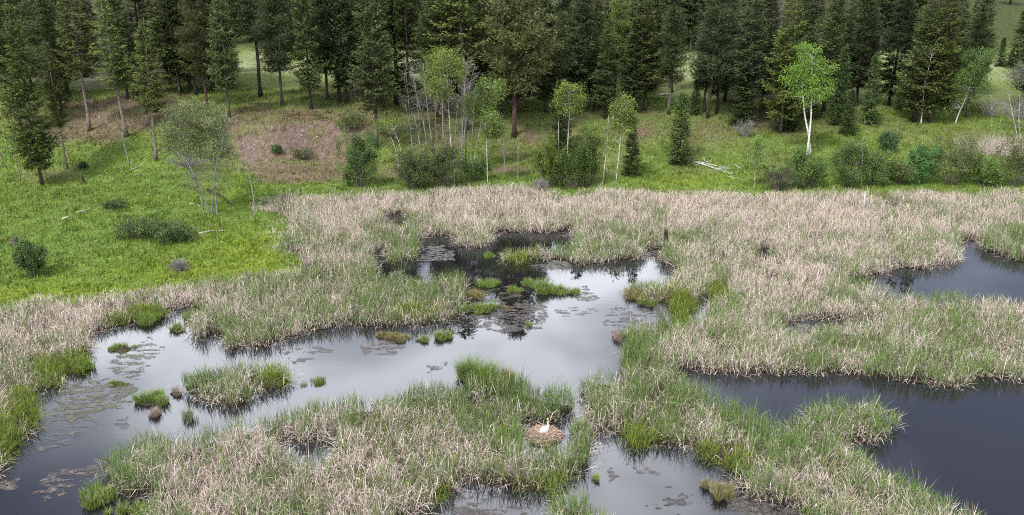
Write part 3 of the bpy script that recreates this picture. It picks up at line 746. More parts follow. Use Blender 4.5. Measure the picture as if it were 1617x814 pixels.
SMALL = [
 (1073, 257, 148, 'young_a', 'young full fir standing alone in the meadow by fallen white deadwood', 1.0),
 (1337, 213, 142, 'young_b', 'small bright young fir in the right meadow', 1.0),
 (1374, 196, 88, 'young_b', 'pointed dark slender fir in the right meadow, tallest of the small ones', .85),
 (1322, 196, 75, 'young_b', 'medium slender fir behind the small bright young fir', .8),
 (1419, 176, 121, 'young_b', 'small dark fir between the slender fir and the flat-topped aspen', .9),
 (1437, 177, 146, 'young_a', 'tiny fir beside the trunk of the flat-topped aspen', .8),
 (1172, 199, 118, 'young_b', 'scraggly young fir with bare twigs heaped at its foot', 1.4),
 (1245, 205, 120, 'young_b', 'low dark fir left of the twin white trunks', 1.3),
 (884, 243, 128, 'young_b', 'fir rising behind the aspen and white snag right of centre', 1.0),
 (997, 277, 192, 'young_b', 'dark young fir behind the right-centre leaning aspen', 1.0),
 (1578, 106, 60, 'young_b', 'small slender fir on the grassy hillside at far right', 1.0),
 (1595, 102, 76, 'young_a', 'tiny yellow-green fir on the hillside at far right', 1.0),
 (1611, 108, 10, 'young_b', 'dark fir at the right edge of the picture on the hillside', 1.3),
 (1098, 182, 128, 'young_a', 'pale young fir behind the lone meadow fir', .9),
 (215, 158, 128, 'young_b', 'small dark fir among the trunks above the left brown slope', 1.2),
]
for (px, py, top, p, lb, wd) in SMALL: conifer_at(px, py, top, p, lb, 'small firs', wide=wd)

# the forest behind: rows of conifers deeper in the wood and up the far slope
def windows(px): # places where the photograph sees through to the bright clearing
    return (375 < px < 530) or (1062 < px < 1105) or (615 < px < 665) or (1380 < px < 1442) or (1548 < px < 1617)
k = 0; tries = 0
placed = []
while k < 90 and tries < 4000:
    tries += 1
    Yd = rng.uniform(125, 158); xx = rng.uniform(-1, 1) * (Yd * .62 + 6)
    px, _ = proj(xx, Yd, 6)
    if windows(px): continue
    if any((xx - a) ** 2 + (Yd - b) ** 2 < 8 for a, b in placed): continue
    placed.append((xx, Yd))
    z = float(terrain(xx, Yd)) - .1
    p = ['fir_a', 'fir_b', 'pine_b', 'fir_e', 'fir_d', 'fir_f', 'pine_d', 'fir_a', 'fir_e'][rng.integers(9)]
    plant_conifer(p, (xx, Yd, z), rng.uniform(12.5, 16.5) if px > 840 else rng.uniform(16, 20), 'dark conifer in the shaded rows just behind the front of the forest', 'conifers in the shaded forest rows', wide=rng.uniform(1.05, 1.4))
    k += 1
k = 0; tries = 0
while k < 44 and tries < 4000:                              # deeper rows, leaving the sunny clearing open
    tries += 1
    Yd = rng.uniform(158, 200); xx = rng.uniform(-1, 1) * (Yd * .62 + 6)
    px, _ = proj(xx, Yd, 6)
    if windows(px): continue
    if any((xx - a) ** 2 + (Yd - b) ** 2 < 10 for a, b in placed): continue
    placed.append((xx, Yd)); z = float(terrain(xx, Yd)) - .1
    p = ['fir_a', 'fir_b', 'fir_d', 'fir_e', 'fir_f', 'young_b'][rng.integers(6)]
    plant_conifer(p, (xx, Yd, z), rng.uniform(9, 15), 'dark conifer deep in the forest beside the hidden clearing', 'conifers deep in the forest', wide=rng.uniform(1.0, 1.35))
    k += 1
k = 0; tries = 0
while k < 122 and tries < 6000:
    tries += 1
    Yd = 203 + 90 * rng.random() ** 1.6; xx = rng.uniform(-1, 1) * (Yd * .62 + 10)
    if k < 84:                                              # the wall of trees closing off the clearing
        wa, wb_ = [(365, 545), (1040, 1112), (365, 545), (606, 672), (1372, 1450), (1040, 1112)][k % 6]
        Yd = rng.uniform(184, 214) if k < 54 else rng.uniform(214, 265); xx = (rng.uniform(wa, wb_) - CX) / FPX * (Yd * CP + 18 * SP)
    px, _ = proj(xx, Yd, 10)
    if any((xx - a) ** 2 + (Yd - b) ** 2 < 7 for a, b in placed): continue
    if px > 1545 and Yd < 222: continue
    placed.append((xx, Yd))
    z = float(terrain(xx, Yd)) - .1
    p = ['fir_a', 'fir_d', 'fir_b', 'fir_e', 'fir_f'][rng.integers(5)]
    plant_conifer(p, (xx, Yd, z), rng.uniform(13, 22), 'distant conifer on the hillside beyond the clearing', 'conifers on the far hillside', wide=rng.uniform(1.0, 1.35))
    k += 1

k = 0; tries = 0
while k < 14 and tries < 2000:                              # scattered trees on the open slope at the upper right
    tries += 1
    Yd = rng.uniform(222, 330); xx = (rng.uniform(1515, 1690) - CX) / FPX * (Yd * CP + 12 * SP)
    if any((xx - a) ** 2 + (Yd - b) ** 2 < 16 for a, b in placed): continue
    placed.append((xx, Yd))
    plant_conifer(['fir_a', 'fir_b', 'fir_d', 'fir_e'][rng.integers(4)], (xx, Yd, float(terrain(xx, Yd)) - .1), rng.uniform(10, 17), 'distant conifer on the open slope in the upper right corner', 'conifers on the upper right slope', wide=rng.uniform(1.0, 1.4))
    k += 1

# ------------------------------------------------------------------ aspens, dead trees, snags
WHITE, WARM, GREYB, BLACK = (.62, .60, .55), (.42, .37, .32), (.36, .34, .32), (.045, .038, .034)
def pathpts(pts, Y, r, depth=.25):
    P = np.array([at_depth(px, py, Y) for px, py in pts])
    n = len(P)
    P[1:, 1] += np.cumsum(r.normal(0, depth, n - 1))
    return P
def resample(P, n):
    d = np.concatenate([[0], np.cumsum(np.linalg.norm(np.diff(P, axis=0), axis=1))])
    s = np.linspace(0, d[-1], n)
    # smooth
    Q = np.stack([np.interp(s, d, P[:, i]) for i in range(3)], -1)
    for _ in range(2): Q[1:-1] = .25 * Q[:-2] + .5 * Q[1:-1] + .25 * Q[2:]
    return Q
def twigs(mb, P, R, r, n, L, lo=.4, up=.5, col=GREYB, sub=4, rr=.022):
    """bare branches with side twigs off the upper part of a stem"""
    tips = []
    for i in range(n):
        f = r.uniform(lo, 1.0); j = f * (len(P) - 1); j0 = int(min(j, len(P) - 2)); b = P[j0] * (1 - (j - j0)) + P[j0 + 1] * (j - j0)
        a = r.uniform(0, 6.283); l = L * r.uniform(.5, 1.15) * (1.15 - .5 * f)
        d = unit(np.array([math.cos(a), math.sin(a), up + r.normal(0, .25)]))
        q = np.array([b, b + d * l * .35, b + d * l * .7 + r.normal(0, .07, 3) * l, b + d * l + r.normal(0, .12, 3) * l + [0, 0, .05 * l]])
        tube(mb, q, [rr, rr * .8, rr * .55, rr * .25], 4, np.array(col) * r.uniform(.75, 1.15))
        tips.append(q[3]); tips.append(q[2])
        for s in range(sub):
            u = r.uniform(.3, .95); c = q[0] * (1 - u) + q[3] * u; dd = unit(d + r.normal(0, .75, 3)); ll = l * r.uniform(.2, .5)
            tube(mb, [c, c + dd * ll * .5 + r.normal(0, .04, 3), c + dd * ll], [rr * .5, rr * .38, rr * .2], 3, np.array(col) * r.uniform(.75, 1.2))
            tips.append(c + dd * ll)
    return np.array(tips) if tips else np.zeros((0, 3))
def foliage(mb, r, centers, radii, n, size, col, clumps=26, colvar=.3, hollow=.25):
    """leaves gathered in clumps inside ellipsoids"""
    col = np.array(col)
    for c, rad in zip(centers, radii):
        rad = np.array(rad, float)
        u = unit(r.normal(size=(clumps, 3))) * (hollow + (1 - hollow) * r.random((clumps, 1)) ** .5)
        cc = np.array(c) + u * rad
        w = r.uniform(.5, 1.5, clumps)
        k = r.choice(clumps, n, p=w / w.sum())
        sp = rad * .30
        p = cc[k] + r.normal(size=(n, 3)) * sp * np.array([.75, .75, .55])
        d = unit(r.normal(size=(n, 3)) + np.array([0, 0, -.15]))
        tone = r.uniform(1 - colvar, 1 + colvar, clumps)[k][:, None] * r.uniform(.75, 1.3, (n, 1))
        leaf_quads(mb, p, d, r.uniform(.7, 1.3, n) * size, r.uniform(.7, 1.3, n) * size * .75, col * tone, 1.2, r)
def broadleaf(name, label, seed, stems, crowns, leafcol, leafn=1500, leafsize=.17, barkcol=WHITE, group=None, twign=14, twigl=1.4, lo=.45, trunk_r=.11, depth=.2, sub=4, Yoff=0.0, dark_marks=True):
    """stems: list of pixel polylines (base first); crowns: list of (px, py, rx px, ry px) at the base's distance"""
    r = np.random.default_rng(seed)
    if group == 'aspens of the centre clump':
        leafn = int(leafn * 1.5); crowns = [(a_, b_, c_ * 1.15, d_ * 1.25) for a_, b_, c_, d_ in crowns]
    base = at(*stems[0][0]); Y = base[1] + Yoff
    ppm = FPX / (Y * CP + (CAM_H - base[2]) * SP)
    root = empty(name, base)
    tm = MB(); extra = MB(); stempts = []
    for i, s in enumerate(stems):
        Yi = Y + (0 if i == 0 else r.uniform(-.5, .5))
        P = pathpts(s, Yi, r, depth)
        if i < 99: P[0, 2] = min(P[0, 2], float(terrain(P[0, 0], P[0, 1]))) - .08
        P = resample(P, max(6, len(s) * 4))
        f = np.linspace(0, 1, len(P)); R = .72 * trunk_r * (1 - .7 * f) * r.uniform(.85, 1.1)
        cc = np.array(barkcol) * r.uniform(.85, 1.1, (len(P), 1))
        if dark_marks:
            cc = np.where(r.random((len(P), 1)) < .16, cc * .45, cc)
        tube(tm, P, R, 6, cc); stempts.append(P[len(P) // 4:])
        twigs(extra, P, R, r, twign, twigl, lo, .55, np.array(barkcol) * .8, sub, .018)
    v0 = base
    tm.build('trunk', M_PALE_BARK, root, True, None).location = -Vector(v0)
    if extra.n: extra.build('branches', M_PALE_BARK, root, True, None).location = -Vector(v0)
    if crowns:
        cm = MB(); cen, rad, = [], []; stempts = np.concatenate(stempts)
        for (px, py, rx, ry) in crowns:
            c = at_depth(px, py, Y + r.uniform(-.3, .3)); cen.append(c); rad.append((rx / ppm, max(rx / ppm * .85, .5), ry / ppm))
        vol = np.array([q[0] * q[2] for q in rad]); vol = vol / vol.sum()
        bm_ = MB()
        for c, q, f in zip(cen, rad, vol):
            K = max(9, int(46 * f) + 8); q = np.array(q)
            tips_ = c + unit(r.normal(size=(K, 3))) * (.2 + .85 * r.random((K, 1)) ** .6) * q
            for tp in tips_:
                cand = stempts[stempts[:, 2] < tp[2] + .1]
                if len(cand) == 0: continue
                s0 = cand[np.argmin(np.linalg.norm((cand - tp) * [1, 1, .6], axis=1))]
                tube(bm_, [s0, s0 * .45 + tp * .55 + r.normal(0, .08, 3), tp], [.024, .015, .005], 3, np.array(barkcol) * r.uniform(.55, .85))
            nl = max(150, int(leafn * f * 1.8)); k_ = r.choice(K, nl, p=(lambda w: w / w.sum())(r.uniform(.3, 1.6, K)))
            sp_ = np.minimum(q * .30, .42)
            pp = tips_[k_] + r.normal(size=(nl, 3)) * sp_ * [1, 1, .7]
            tn = r.uniform(.72, 1.28, K)[k_][:, None] * r.uniform(.75, 1.3, (nl, 1))
            leaf_quads(cm, pp, unit(r.normal(size=(nl, 3)) + [0, 0, -.15]), r.uniform(.6, 1.25, nl) * leafsize, r.uniform(.5, .95, nl) * leafsize, np.array(leafcol) * tn, 1.2, r)
        bm_.build('limbs', M_PALE_BARK, root).location = -Vector(v0)
        cm.build('crown', M_LEAF, root).location = -Vector(v0)
    return tag(root, label, 'tree', group)

ASP = (.165, .225, .050); ASP_D = (.140, .200, .048)
G_R, G_C, G_L = 'aspens at the right', 'aspens of the centre clump', 'aspens at the left'
broadleaf('aspen_tree', 'bright green aspen with twin white trunks standing alone in the right meadow', 21,
          [[(1280, 250), (1277, 210), (1272, 185), (1268, 150), (1266, 105)], [(1277, 222), (1281, 190), (1283, 165), (1284, 130), (1285, 95)]],
          [(1278, 100, 32, 26), (1262, 125, 22, 24), (1294, 112, 22, 24), (1272, 148, 24, 18), (1290, 140, 18, 18), (1278, 82, 22, 12)], (.165, .280, .045), 5200, .20, (.62, .60, .56), G_R, 12, 1.5, .5, .20)
broadleaf('aspen_tree', 'flat-topped aspen with a crooked white trunk before the dark firs', 22,
          [[(1454, 197), (1456, 160), (1458, 130), (1464, 100), (1468, 78)]], [(1478, 77, 24, 9), (1500, 80, 18, 8), (1460, 84, 14, 6)], ASP_D, 1500, .2, (.55, .50, .45), G_R, 16, 1.5, .3, .15)
broadleaf('aspen_tree', 'leaning leafy aspen with dense green crown near the right side', 23,
          [[(1508, 197), (1514, 180), (1524, 160), (1536, 125), (1545, 95)]], [(1540, 105, 24, 28), (1520, 135, 28, 24), (1503, 160, 20, 22), (1548, 130, 18, 24), (1550, 88, 14, 12)], (.105, .175, .042), 4600, .2, (.55, .53, .5), G_R, 12, 1.4, .4, .14)
broadleaf('aspen_tree', 'half-bare grey aspen cut by the right edge of the picture', 24,
          [[(1612, 222), (1610, 190), (1613, 160), (1608, 125)], [(1612, 205), (1600, 180), (1596, 150)]], [(1603, 122, 22, 14), (1612, 105, 14, 12)], (.13, .15, .085), 700, .17, GREYB, G_R, 20, 1.8, .3, .11)
broadleaf('dead_sapling', 'bare thin sapling near the grey brush at right, the left one of two', 25, [[(1566, 209), (1567, 180), (1566, 150)]], [], ASP, barkcol=GREYB, group='bare saplings', twign=8, twigl=.8, trunk_r=.05)
broadleaf('dead_sapling', 'bare forked sapling near the grey brush at right, the right one of two', 26, [[(1577, 205), (1580, 180), (1584, 148)]], [], ASP, barkcol=GREYB, group='bare saplings', twign=12, twigl=1.0, trunk_r=.05)
broadleaf('aspen_sapling', 'light green sapling with a thin pale stem at the marsh edge', 27, [[(1192, 299), (1193, 275), (1195, 250), (1197, 215)]], [(1194, 245, 15, 18), (1197, 224, 9, 12)], (.155, .255, .060), 1300, .14, (.5, .48, .42), G_R, 6, .7, .3, .06)
broadleaf('dead_snag', 'tall thin white-twigged snag behind the marsh edge, right of centre', 28, [[(1360, 298), (1360, 260), (1361, 225), (1364, 190)]], [], ASP, barkcol=(.29, .27, .25), group='dead snags', twign=16, twigl=.7, lo=.45, trunk_r=.07)
broadleaf('dead_snag', 'short broken white post standing in the far cattails', 29, [[(1364, 334), (1364, 318), (1366, 302)]], [], ASP, barkcol=(.70, .68, .64), group='dead snags', twign=2, twigl=.3, trunk_r=.13)
# centre clump
broadleaf('aspen_tree', 'small bent aspen with a tuft of leaves leaning left over the round bush', 31, [[(631, 272), (628, 248), (621, 225), (612, 206)], [(638, 246), (630, 222), (622, 206)]], [(608, 198, 12, 8), (622, 196, 8, 7)], ASP, 480, .17, (.50, .47, .43), G_C, 8, .9, .3, .08)
broadleaf('dead_aspen', 'dead aspen with drooping bare limbs, leftmost stem of the centre clump', 32, [[(671, 292), (666, 250), (660, 215), (654, 185)]], [], ASP, barkcol=(.29, .27, .25), group='dead aspens of the centre clump', twign=14, twigl=1.7, lo=.35, trunk_r=.09)
broadleaf('dead_aspen', 'dead grey aspen with a fan of bare branches left of the leafy aspen', 33, [[(683, 232), (677, 190), (672, 145), (668, 100)], [(676, 238), (668, 190), (655, 140), (648, 100)]], [], ASP, barkcol=(.25, .235, .22), group='dead aspens of the centre clump', twign=30, twigl=2.3, lo=.45, trunk_r=.13, sub=6)
broadleaf('aspen_tree', 'reddish-stemmed aspen beside the tallest leafy one in the centre clump', 34, [[(700, 228), (699, 180), (697, 125), (694, 100)]], [(690, 110, 14, 26), (694, 92, 14, 12)], ASP, 1100, .18, (.36, .27, .23), G_C, 10, 1.2, .5, .10)
broadleaf('aspen_tree', 'tallest leafy white-stemmed aspen of the centre clump', 35, [[(718, 291), (714, 250), (711, 210), (708, 165), (706, 110)]], [(706, 95, 18, 15), (688, 130, 15, 20), (722, 112, 12, 14), (700, 145, 12, 10)], ASP, 1900, .18, (.42, .40, .37), G_C, 12, 1.3, .5, .11)
broadleaf('dead_aspen', 'tall dead aspen topped by a bare silvery crown in the centre clump', 36, [[(729, 262), (730, 210), (733, 160), (736, 98)], [(729, 230), (736, 180), (742, 130), (750, 105)]], [], ASP, barkcol=(.31, .295, .285), group='dead aspens of the centre clump', twign=34, twigl=2.2, lo=.5, trunk_r=.12, sub=6)
broadleaf('dead_snag', 'blackened broken trunk at the foot of the centre clump', 37, [[(735, 302), (735, 260), (736, 225), (737, 198)]], [], ASP, barkcol=BLACK, group='dead snags', twign=4, twigl=.5, trunk_r=.15)
broadleaf('aspen_tree', 'curved white aspen with a spreading green crown on the right of the centre clump', 38, [[(747, 272), (751, 235), (759, 200), (762, 160), (764, 140)]], [(755, 160, 20, 16), (772, 142, 20, 16), (745, 172, 12, 14), (788, 135, 9, 10), (764, 178, 14, 8)], ASP_D, 2400, .18, (.46, .44, .41), G_C, 12, 1.3, .4, .11)
broadleaf('aspen_tree', 'grey-stemmed aspen with a low leafy crown right of the curved white aspen', 39, [[(770, 292), (769, 250), (768, 215), (766, 178)]], [(778, 195, 16, 14), (790, 205, 12, 10), (776, 212, 12, 10)], ASP_D, 1300, .18, (.48, .46, .43), G_C, 10, 1.1, .4, .085)
broadleaf('dead_aspen', 'bowed bare aspen stem arching left at the right end of the centre clump', 40, [[(798, 274), (796, 248), (792, 225), (780, 207)], [(798, 262), (796, 235), (794, 220)]], [], ASP, barkcol=(.36, .345, .32), group='dead aspens of the centre clump', twign=8, twigl=.8, trunk_r=.08)
broadleaf('dead_snag', 'broken pale stub with one arching twig right of the centre clump', 41, [[(818, 284), (818, 258), (818, 232)]], [], ASP, barkcol=(.44, .40, .36), group='dead snags', twign=3, twigl=1.2, trunk_r=.11)
broadleaf('dead_aspen', 'thin dead aspen behind the blackened trunk in the centre clump', 42, [[(706, 262), (704, 220), (700, 175), (690, 150)], [(716, 240), (720, 190), (724, 150)]], [], ASP, barkcol=(.27, .26, .24), group='dead aspens of the centre clump', twign=24, twigl=1.4, lo=.3, trunk_r=.07)
broadleaf('dead_aspen', 'dead aspen with fine bare twigs at the far left of the centre clump', 43, [[(651, 240), (648, 200), (644, 150), (640, 110)]], [], ASP, barkcol=(.25, .24, .225), group='dead aspens of the centre clump', twign=30, twigl=1.9, lo=.4, trunk_r=.07, sub=6)
for i, (bx, tx, ty, y0) in enumerate([(666, 654, 122, 262), (690, 684, 130, 270), (724, 732, 118, 280), (741, 750, 140, 288), (656, 640, 165, 276)]):
    broadleaf('dead_aspen', 'slim bare dead aspen stem inside the crowded centre clump', 170 + i, [[(bx, y0), (bx * .6 + tx * .4 + 1, y0 * .5 + ty * .5), (tx, ty)]], [], ASP, barkcol=(.21, .20, .19), group='slim dead stems of the centre clump', twign=16, twigl=1.2, lo=.4, trunk_r=.07)
# right of centre
broadleaf('dead_snag', 'straight white snag rising from the yellowish willows right of centre', 44, [[(883, 295), (883, 250), (882, 194)]], [], ASP, barkcol=(.40, .385, .36), group='dead snags', twign=5, twigl=.4, trunk_r=.10)
broadleaf('aspen_tree', 'aspen with a white stem and rounded crown behind the yellowish willows', 45, [[(896, 250), (897, 215), (899, 180), (901, 150)]], [(901, 155, 18, 16), (890, 168, 12, 12), (912, 160, 12, 12), (896, 142, 12, 10)], ASP, 1800, .18, (.48, .46, .43), G_C, 10, 1.2, .5, .12)
broadleaf('dead_snag', 'slanting pale dead stem left of the white leaning aspen', 46, [[(951, 294), (955, 260), (959, 225), (961, 183)]], [(956, 205, 6, 8)], ASP, 120, .15, (.48, .44, .40), 'dead snags', 6, .6, .4, .09)
broadleaf('aspen_tree', 'slender white leaning aspen with a tall narrow crown at right of centre', 47, [[(972, 293), (976, 255), (980, 215), (984, 175)]], [(985, 170, 14, 18), (995, 185, 12, 16), (978, 190, 12, 14), (988, 202, 14, 10)], ASP, 2300, .18, (.50, .48, .45), G_C, 10, 1.1, .5, .11)
# left clump
broadleaf('aspen_tree', 'multi-stemmed grey aspen clump at the edge of the left meadow, half dead', 51,
          [[(331, 341), (326, 312), (312, 280), (296, 252), (284, 205), (268, 180)], [(322, 338), (314, 310), (305, 288), (282, 262), (262, 240)], [(334, 341), (336, 300), (338, 262), (340, 230), (345, 195)], [(343, 345), (341, 310), (339, 285), (345, 250), (356, 215)]],
          [(340, 190, 26, 22), (312, 180, 24, 18), (285, 178, 24, 16), (350, 225, 18, 20), (318, 215, 18, 18), (362, 245, 12, 14), (300, 200, 18, 16), (270, 200, 16, 16), (275, 225, 22, 18), (330, 240, 22, 16), (300, 232, 18, 14)], (.165, .205, .085), 7000, .16, (.21, .20, .19), G_L, 34, 2.3, .3, .13, .35, 6)
broadleaf('dead_sapling', 'bare crooked sapling right of the multi-stemmed aspen clump', 52, [[(403, 345), (401, 310), (396, 285), (390, 255), (387, 229)]], [], ASP, barkcol=(.26, .245, .23), group='bare saplings', twign=22, twigl=1.4, lo=.45, trunk_r=.09, sub=5)
# snags at far left
for i, (pts, lb) in enumerate([([(33, 285), (26, 250), (17, 214)], 'grey dead pole leaning left at the far left of the meadow'), ([(5, 265), (2, 245), (-2, 225)], 'dead pole cut by the left edge of the picture'),
                               ([(205, 263), (196, 222), (186, 180)], 'dead grey pole left of the bushy fir on the slope'), ([(53, 264), (51, 250), (49, 236)], 'short dead stub beside the leftmost tall fir')]):
    broadleaf('dead_snag', lb, 60 + i, [pts], [], ASP, barkcol=(.22, .20, .18), group='dead snags', twign=7, twigl=.5, trunk_r=.13)

# ------------------------------------------------------------------ shrubs
def shrub(name, label, seed, px, py, rx, ry, col, n=2200, size=.15, twigcol=(.13, .11, .095), bare=0.0, group=None, lobes=6):
    """px, py: foot of the bush; rx, ry: half width and height in pixels"""
    r = np.random.default_rng(seed)
    b = at(px, py); ppm = FPX / (b[1] * CP + (CAM_H - b[2]) * SP)
    W, Hh = 1.22 * rx / ppm, 1.08 * ry / ppm / .95
    root = empty(name, b)
    sm = MB()
    ns = int(20 + 50 * bare)
    for i in range(ns):
        a = r.uniform(0, 6.283); q = r.uniform(.2, 1.0); e = np.array([math.cos(a) * W * q, math.sin(a) * W * .8 * q, Hh * r.uniform(.55, 1.0) * (1.05 - .4 * q)])
        s0 = np.array([math.cos(a), math.sin(a), 0]) * W * .2 * r.random() + [0, 0, -.1]
        mid = s0 * .4 + e * .55 + r.normal(0, .08, 3)
        tube(sm, [s0, mid, e], [.028, .018, .007], 3, np.array(twigcol) * r.uniform(.7, 1.25))
        for s in range(3 + int(4 * bare)):
            u = r.uniform(.35, 1); c = mid * (1 - u) + e * u; d = unit(r.normal(size=3) + unit(e)) * r.uniform(.25, .7)
            tube(sm, [c, c + d * .5 + r.normal(0, .04, 3), c + d], [.012, .009, .004], 3, np.array(twigcol) * r.uniform(.7, 1.25))
    sm.build('stems', M_BARK, root)
    if bare < 1:
        cm = MB()
        for i in range(lobes):
            a = i / lobes * 6.283 + r.uniform(-.4, .4); q = r.uniform(.25, .62)
            c = np.array([math.cos(a) * W * q, math.sin(a) * W * .75 * q, Hh * r.uniform(.35, .68)])
            foliage(cm, r, [c], [(W * .42, W * .42, Hh * r.uniform(.28, .40))], int(n * 2.2 * (1 - bare * .6) / lobes), size * 1.1, np.array(col) * r.uniform(.85, 1.15), clumps=14, colvar=.3, hollow=.4)
        cm.build('foliage', M_LEAF, root)
    return tag(root, label, 'shrub', group)
GS_ = 'willows along the marsh edge'
SH = [
 ('round dense green bush right of the eroded bank', 569, 297, 33, 88, (.082, .135, .045), 4200, 0, 'round_bush'),
 ('dark green willow at the foot of the dead aspens', 655, 298, 32, 58, (.082, .104, .042), 3380, .35, 'willow_shrub'),
 ('dark tangled willow under the leafy aspens of the centre clump', 700, 297, 30, 62, (.082, .104, .042), 3380, .35, 'willow_shrub'),
 ('small grey-green willow behind the curved white aspen', 752, 285, 22, 34, (0.083, 0.145, 0.038), 1690, 0.15, 'willow_shrub'),
 ('yellowish-green willow around the straight white snag', 868, 297, 30, 68, (0.122, 0.174, 0.034), 3640, 0.03, 'willow_shrub'),
 ('dark willow beneath the rounded aspen right of centre', 905, 298, 26, 62, (0.069, 0.114, 0.031), 2600, 0.18, 'willow_shrub'),
 ('tall olive willow left of the slanting dead stem', 928, 295, 24, 92, (0.098, 0.151, 0.036), 3380, 0.06, 'willow_shrub'),
 ('brown nearly bare shrub at the marsh edge below the sapling', 1226, 302, 28, 40, (.080, .085, .05), 1200, .85, 'bare_shrub'),
 ('green willow below the twin white trunks', 1272, 297, 33, 58, (0.118, 0.191, 0.050), 4056, 0.06, 'willow_shrub'),
 ('large grey-green willow left of the thin white-twigged snag', 1338, 296, 33, 67, (0.102, 0.162, 0.047), 3744, 0.15, 'willow_shrub'),
 ('grey-green willow right of the thin white-twigged snag', 1378, 293, 28, 53, (0.114, 0.176, 0.052), 2808, 0.12, 'willow_shrub'),
 ('low pale willow between the grey-green and the bright green bushes', 1416, 292, 26, 38, (0.125, 0.176, 0.052), 2184, 0.18, 'willow_shrub'),
 ('bright green rounded bush in the right willow row', 1452, 290, 26, 56, (0.102, 0.219, 0.060), 3432, 0.0, 'willow_shrub'),
 ('tall brownish-grey willow with bare twigs in the right row', 1503, 292, 35, 76, (0.108, 0.130, 0.047), 2964, 0.3, 'willow_shrub'),
 ('light green low bush near the right end of the willow row', 1549, 292, 33, 44, (0.131, 0.205, 0.052), 2808, 0.03, 'willow_shrub'),
 ('dark brown-green shrub at the right edge of the picture', 1602, 296, 37, 82, (0.102, 0.130, 0.042), 3120, 0.27, 'willow_shrub'),
 ('small round green bush alone in the right meadow', 1403, 241, 16, 33, (.075, .150, .060), 1300, 0, 'round_bush'),
 ('round dark green bush alone in the left meadow', 51, 436, 24, 50, (.088, .140, .044), 3200, 0, 'round_bush'),
 ('dark leafy shrub growing on the eroded bank', 437, 243, 9, 14, (.07, .15, .04), 400, 0, 'low_shrub'),
 ('pale feathery shrub on the eroded bank', 478, 252, 16, 18, (.15, .17, .08), 500, .2, 'low_shrub'),
 ('yellow-green bush at the right lip of the eroded bank', 556, 208, 22, 30, (.12, .16, .055), 900, .2, 'low_shrub'),
 ('wide grey-green low shrub in the left meadow, left half', 222, 376, 36, 30, (.105, .150, .052), 1600, .1, 'low_shrub'),
 ('wide grey-green low shrub in the left meadow, right half', 278, 382, 36, 32, (.100, .145, .052), 1700, .1, 'low_shrub'),
 ('tiny dark bush on the slope below the dead poles', 132, 268, 7, 12, (.05, .09, .03), 250, 0, 'low_shrub'),
 ('small green bush in the upper left meadow', 180, 330, 18, 12, (.07, .12, .04), 400, 0, 'low_shrub'),
]
for i, (lb, px, py, rx_, ry_, col, n, bare, nm) in enumerate(SH):
    shrub(nm, lb, 100 + i, px, py, rx_, ry_, col, n, .15, bare=bare, group=GS_ if nm == 'willow_shrub' else None)
for i, (lb, px, py, rx_, ry_) in enumerate([('grey heap of dead brush left of the right-edge aspen', 1562, 184, 30, 34), ('grey heap of dead brush at the right edge', 1604, 188, 26, 34),
                                            ('twiggy brush heap at the foot of the scraggly young fir', 1176, 216, 16, 26), ('small upright dead brush at the marsh edge right of centre', 852, 308, 12, 26),
                                            ('bleached twig pile at the edge of the left meadow and the reeds', 284, 428, 12, 14), ('grey twigs under the left aspen clump', 300, 262, 34, 20)]):
    shrub('brush_pile', lb, 140 + i, px, py, rx_, ry_, (1, 1, 1), 0, bare=1.0, twigcol=(.24, .22, .21), group='piles of dead brush')

# ------------------------------------------------------------------ fallen wood, stumps, stones
def log(name, label, seed, p0, p1, rad, col, twign=0, twigl=.8, lift=.05, group='fallen wood', cat='log'):
    r = np.random.default_rng(seed)
    a, b = at(*p0), at(*p1)
    n = 8; f = np.linspace(0, 1, n)[:, None]
    P = a * (1 - f) + b * f
    P[:, 2] = np.maximum(P[:, 2], terrain(P[:, 0], P[:, 1])) + rad * .7 + lift * np.sin(f[:, 0] * 3.1)
    P += r.normal(0, rad * .4, P.shape) * [1, 1, .3]
    mb = MB(); tube(mb, P, np.linspace(rad, rad * .45, n), 6, np.array(col) * r.uniform(.8, 1.15, (n, 1)))
    base = P[0].copy()
    if twign:
        root = empty(name, base)
        mb.build('trunk', M_PALE_BARK, root, True).location = -Vector(base)
        tb = MB(); twigs(tb, P, None, r, twign, twigl, .15, .25, np.array(col), 4)
        tb.build('branches', M_PALE_BARK, root, True).location = -Vector(base)
        return tag(root, label, cat, group)
    return tag(mb.build(name, M_PALE_BARK, None, True, base), label, cat, group)
log('fallen_tree', 'bleached fallen tree with bare branches beside the lone young fir', 201, (1080, 252), (1155, 276), .10, (.55, .54, .52), 26, 1.3)
log('fallen_tree', 'second bleached fallen stem lying against the first beside the lone fir', 202, (1098, 256), (1150, 268), .07, (.58, .57, .55), 14, 1.0)
log('fallen_branch', 'grey branch lying in the grass left of the light green sapling', 203, (1160, 262), (1182, 276), .05, (.45, .44, .42), 6, .6)
log('fallen_branch', 'thin pale branch lying below the fallen trees', 204, (1150, 280), (1182, 288), .05, (.45, .45, .38))
log('fallen_log', 'greenish log lying under the dark pines right of centre', 205, (923, 164), (968, 162), .20, (.20, .22, .16))
log('fallen_log', 'short grey log end under the trees above the right-centre slope', 206, (1040, 152), (1062, 150), .18, (.34, .33, .31))
log('fallen_tree', 'dark charred trunk leaning down to the right from the left aspen clump', 207, (326, 300), (377, 333), .10, (.05, .045, .04), 0, lift=.3)
log('fallen_log', 'pale brown log in the left meadow below the aspen clump', 208, (313, 370), (357, 366), .10, (.36, .31, .26), 4, .5)
log('fallen_branch', 'short white log lying in the left meadow', 209, (98, 348), (108, 344), .10, (.62, .60, .57))
log('fallen_log', 'grey log among the herbs of the left meadow', 210, (122, 337), (146, 333), .09, (.30, .29, .25))
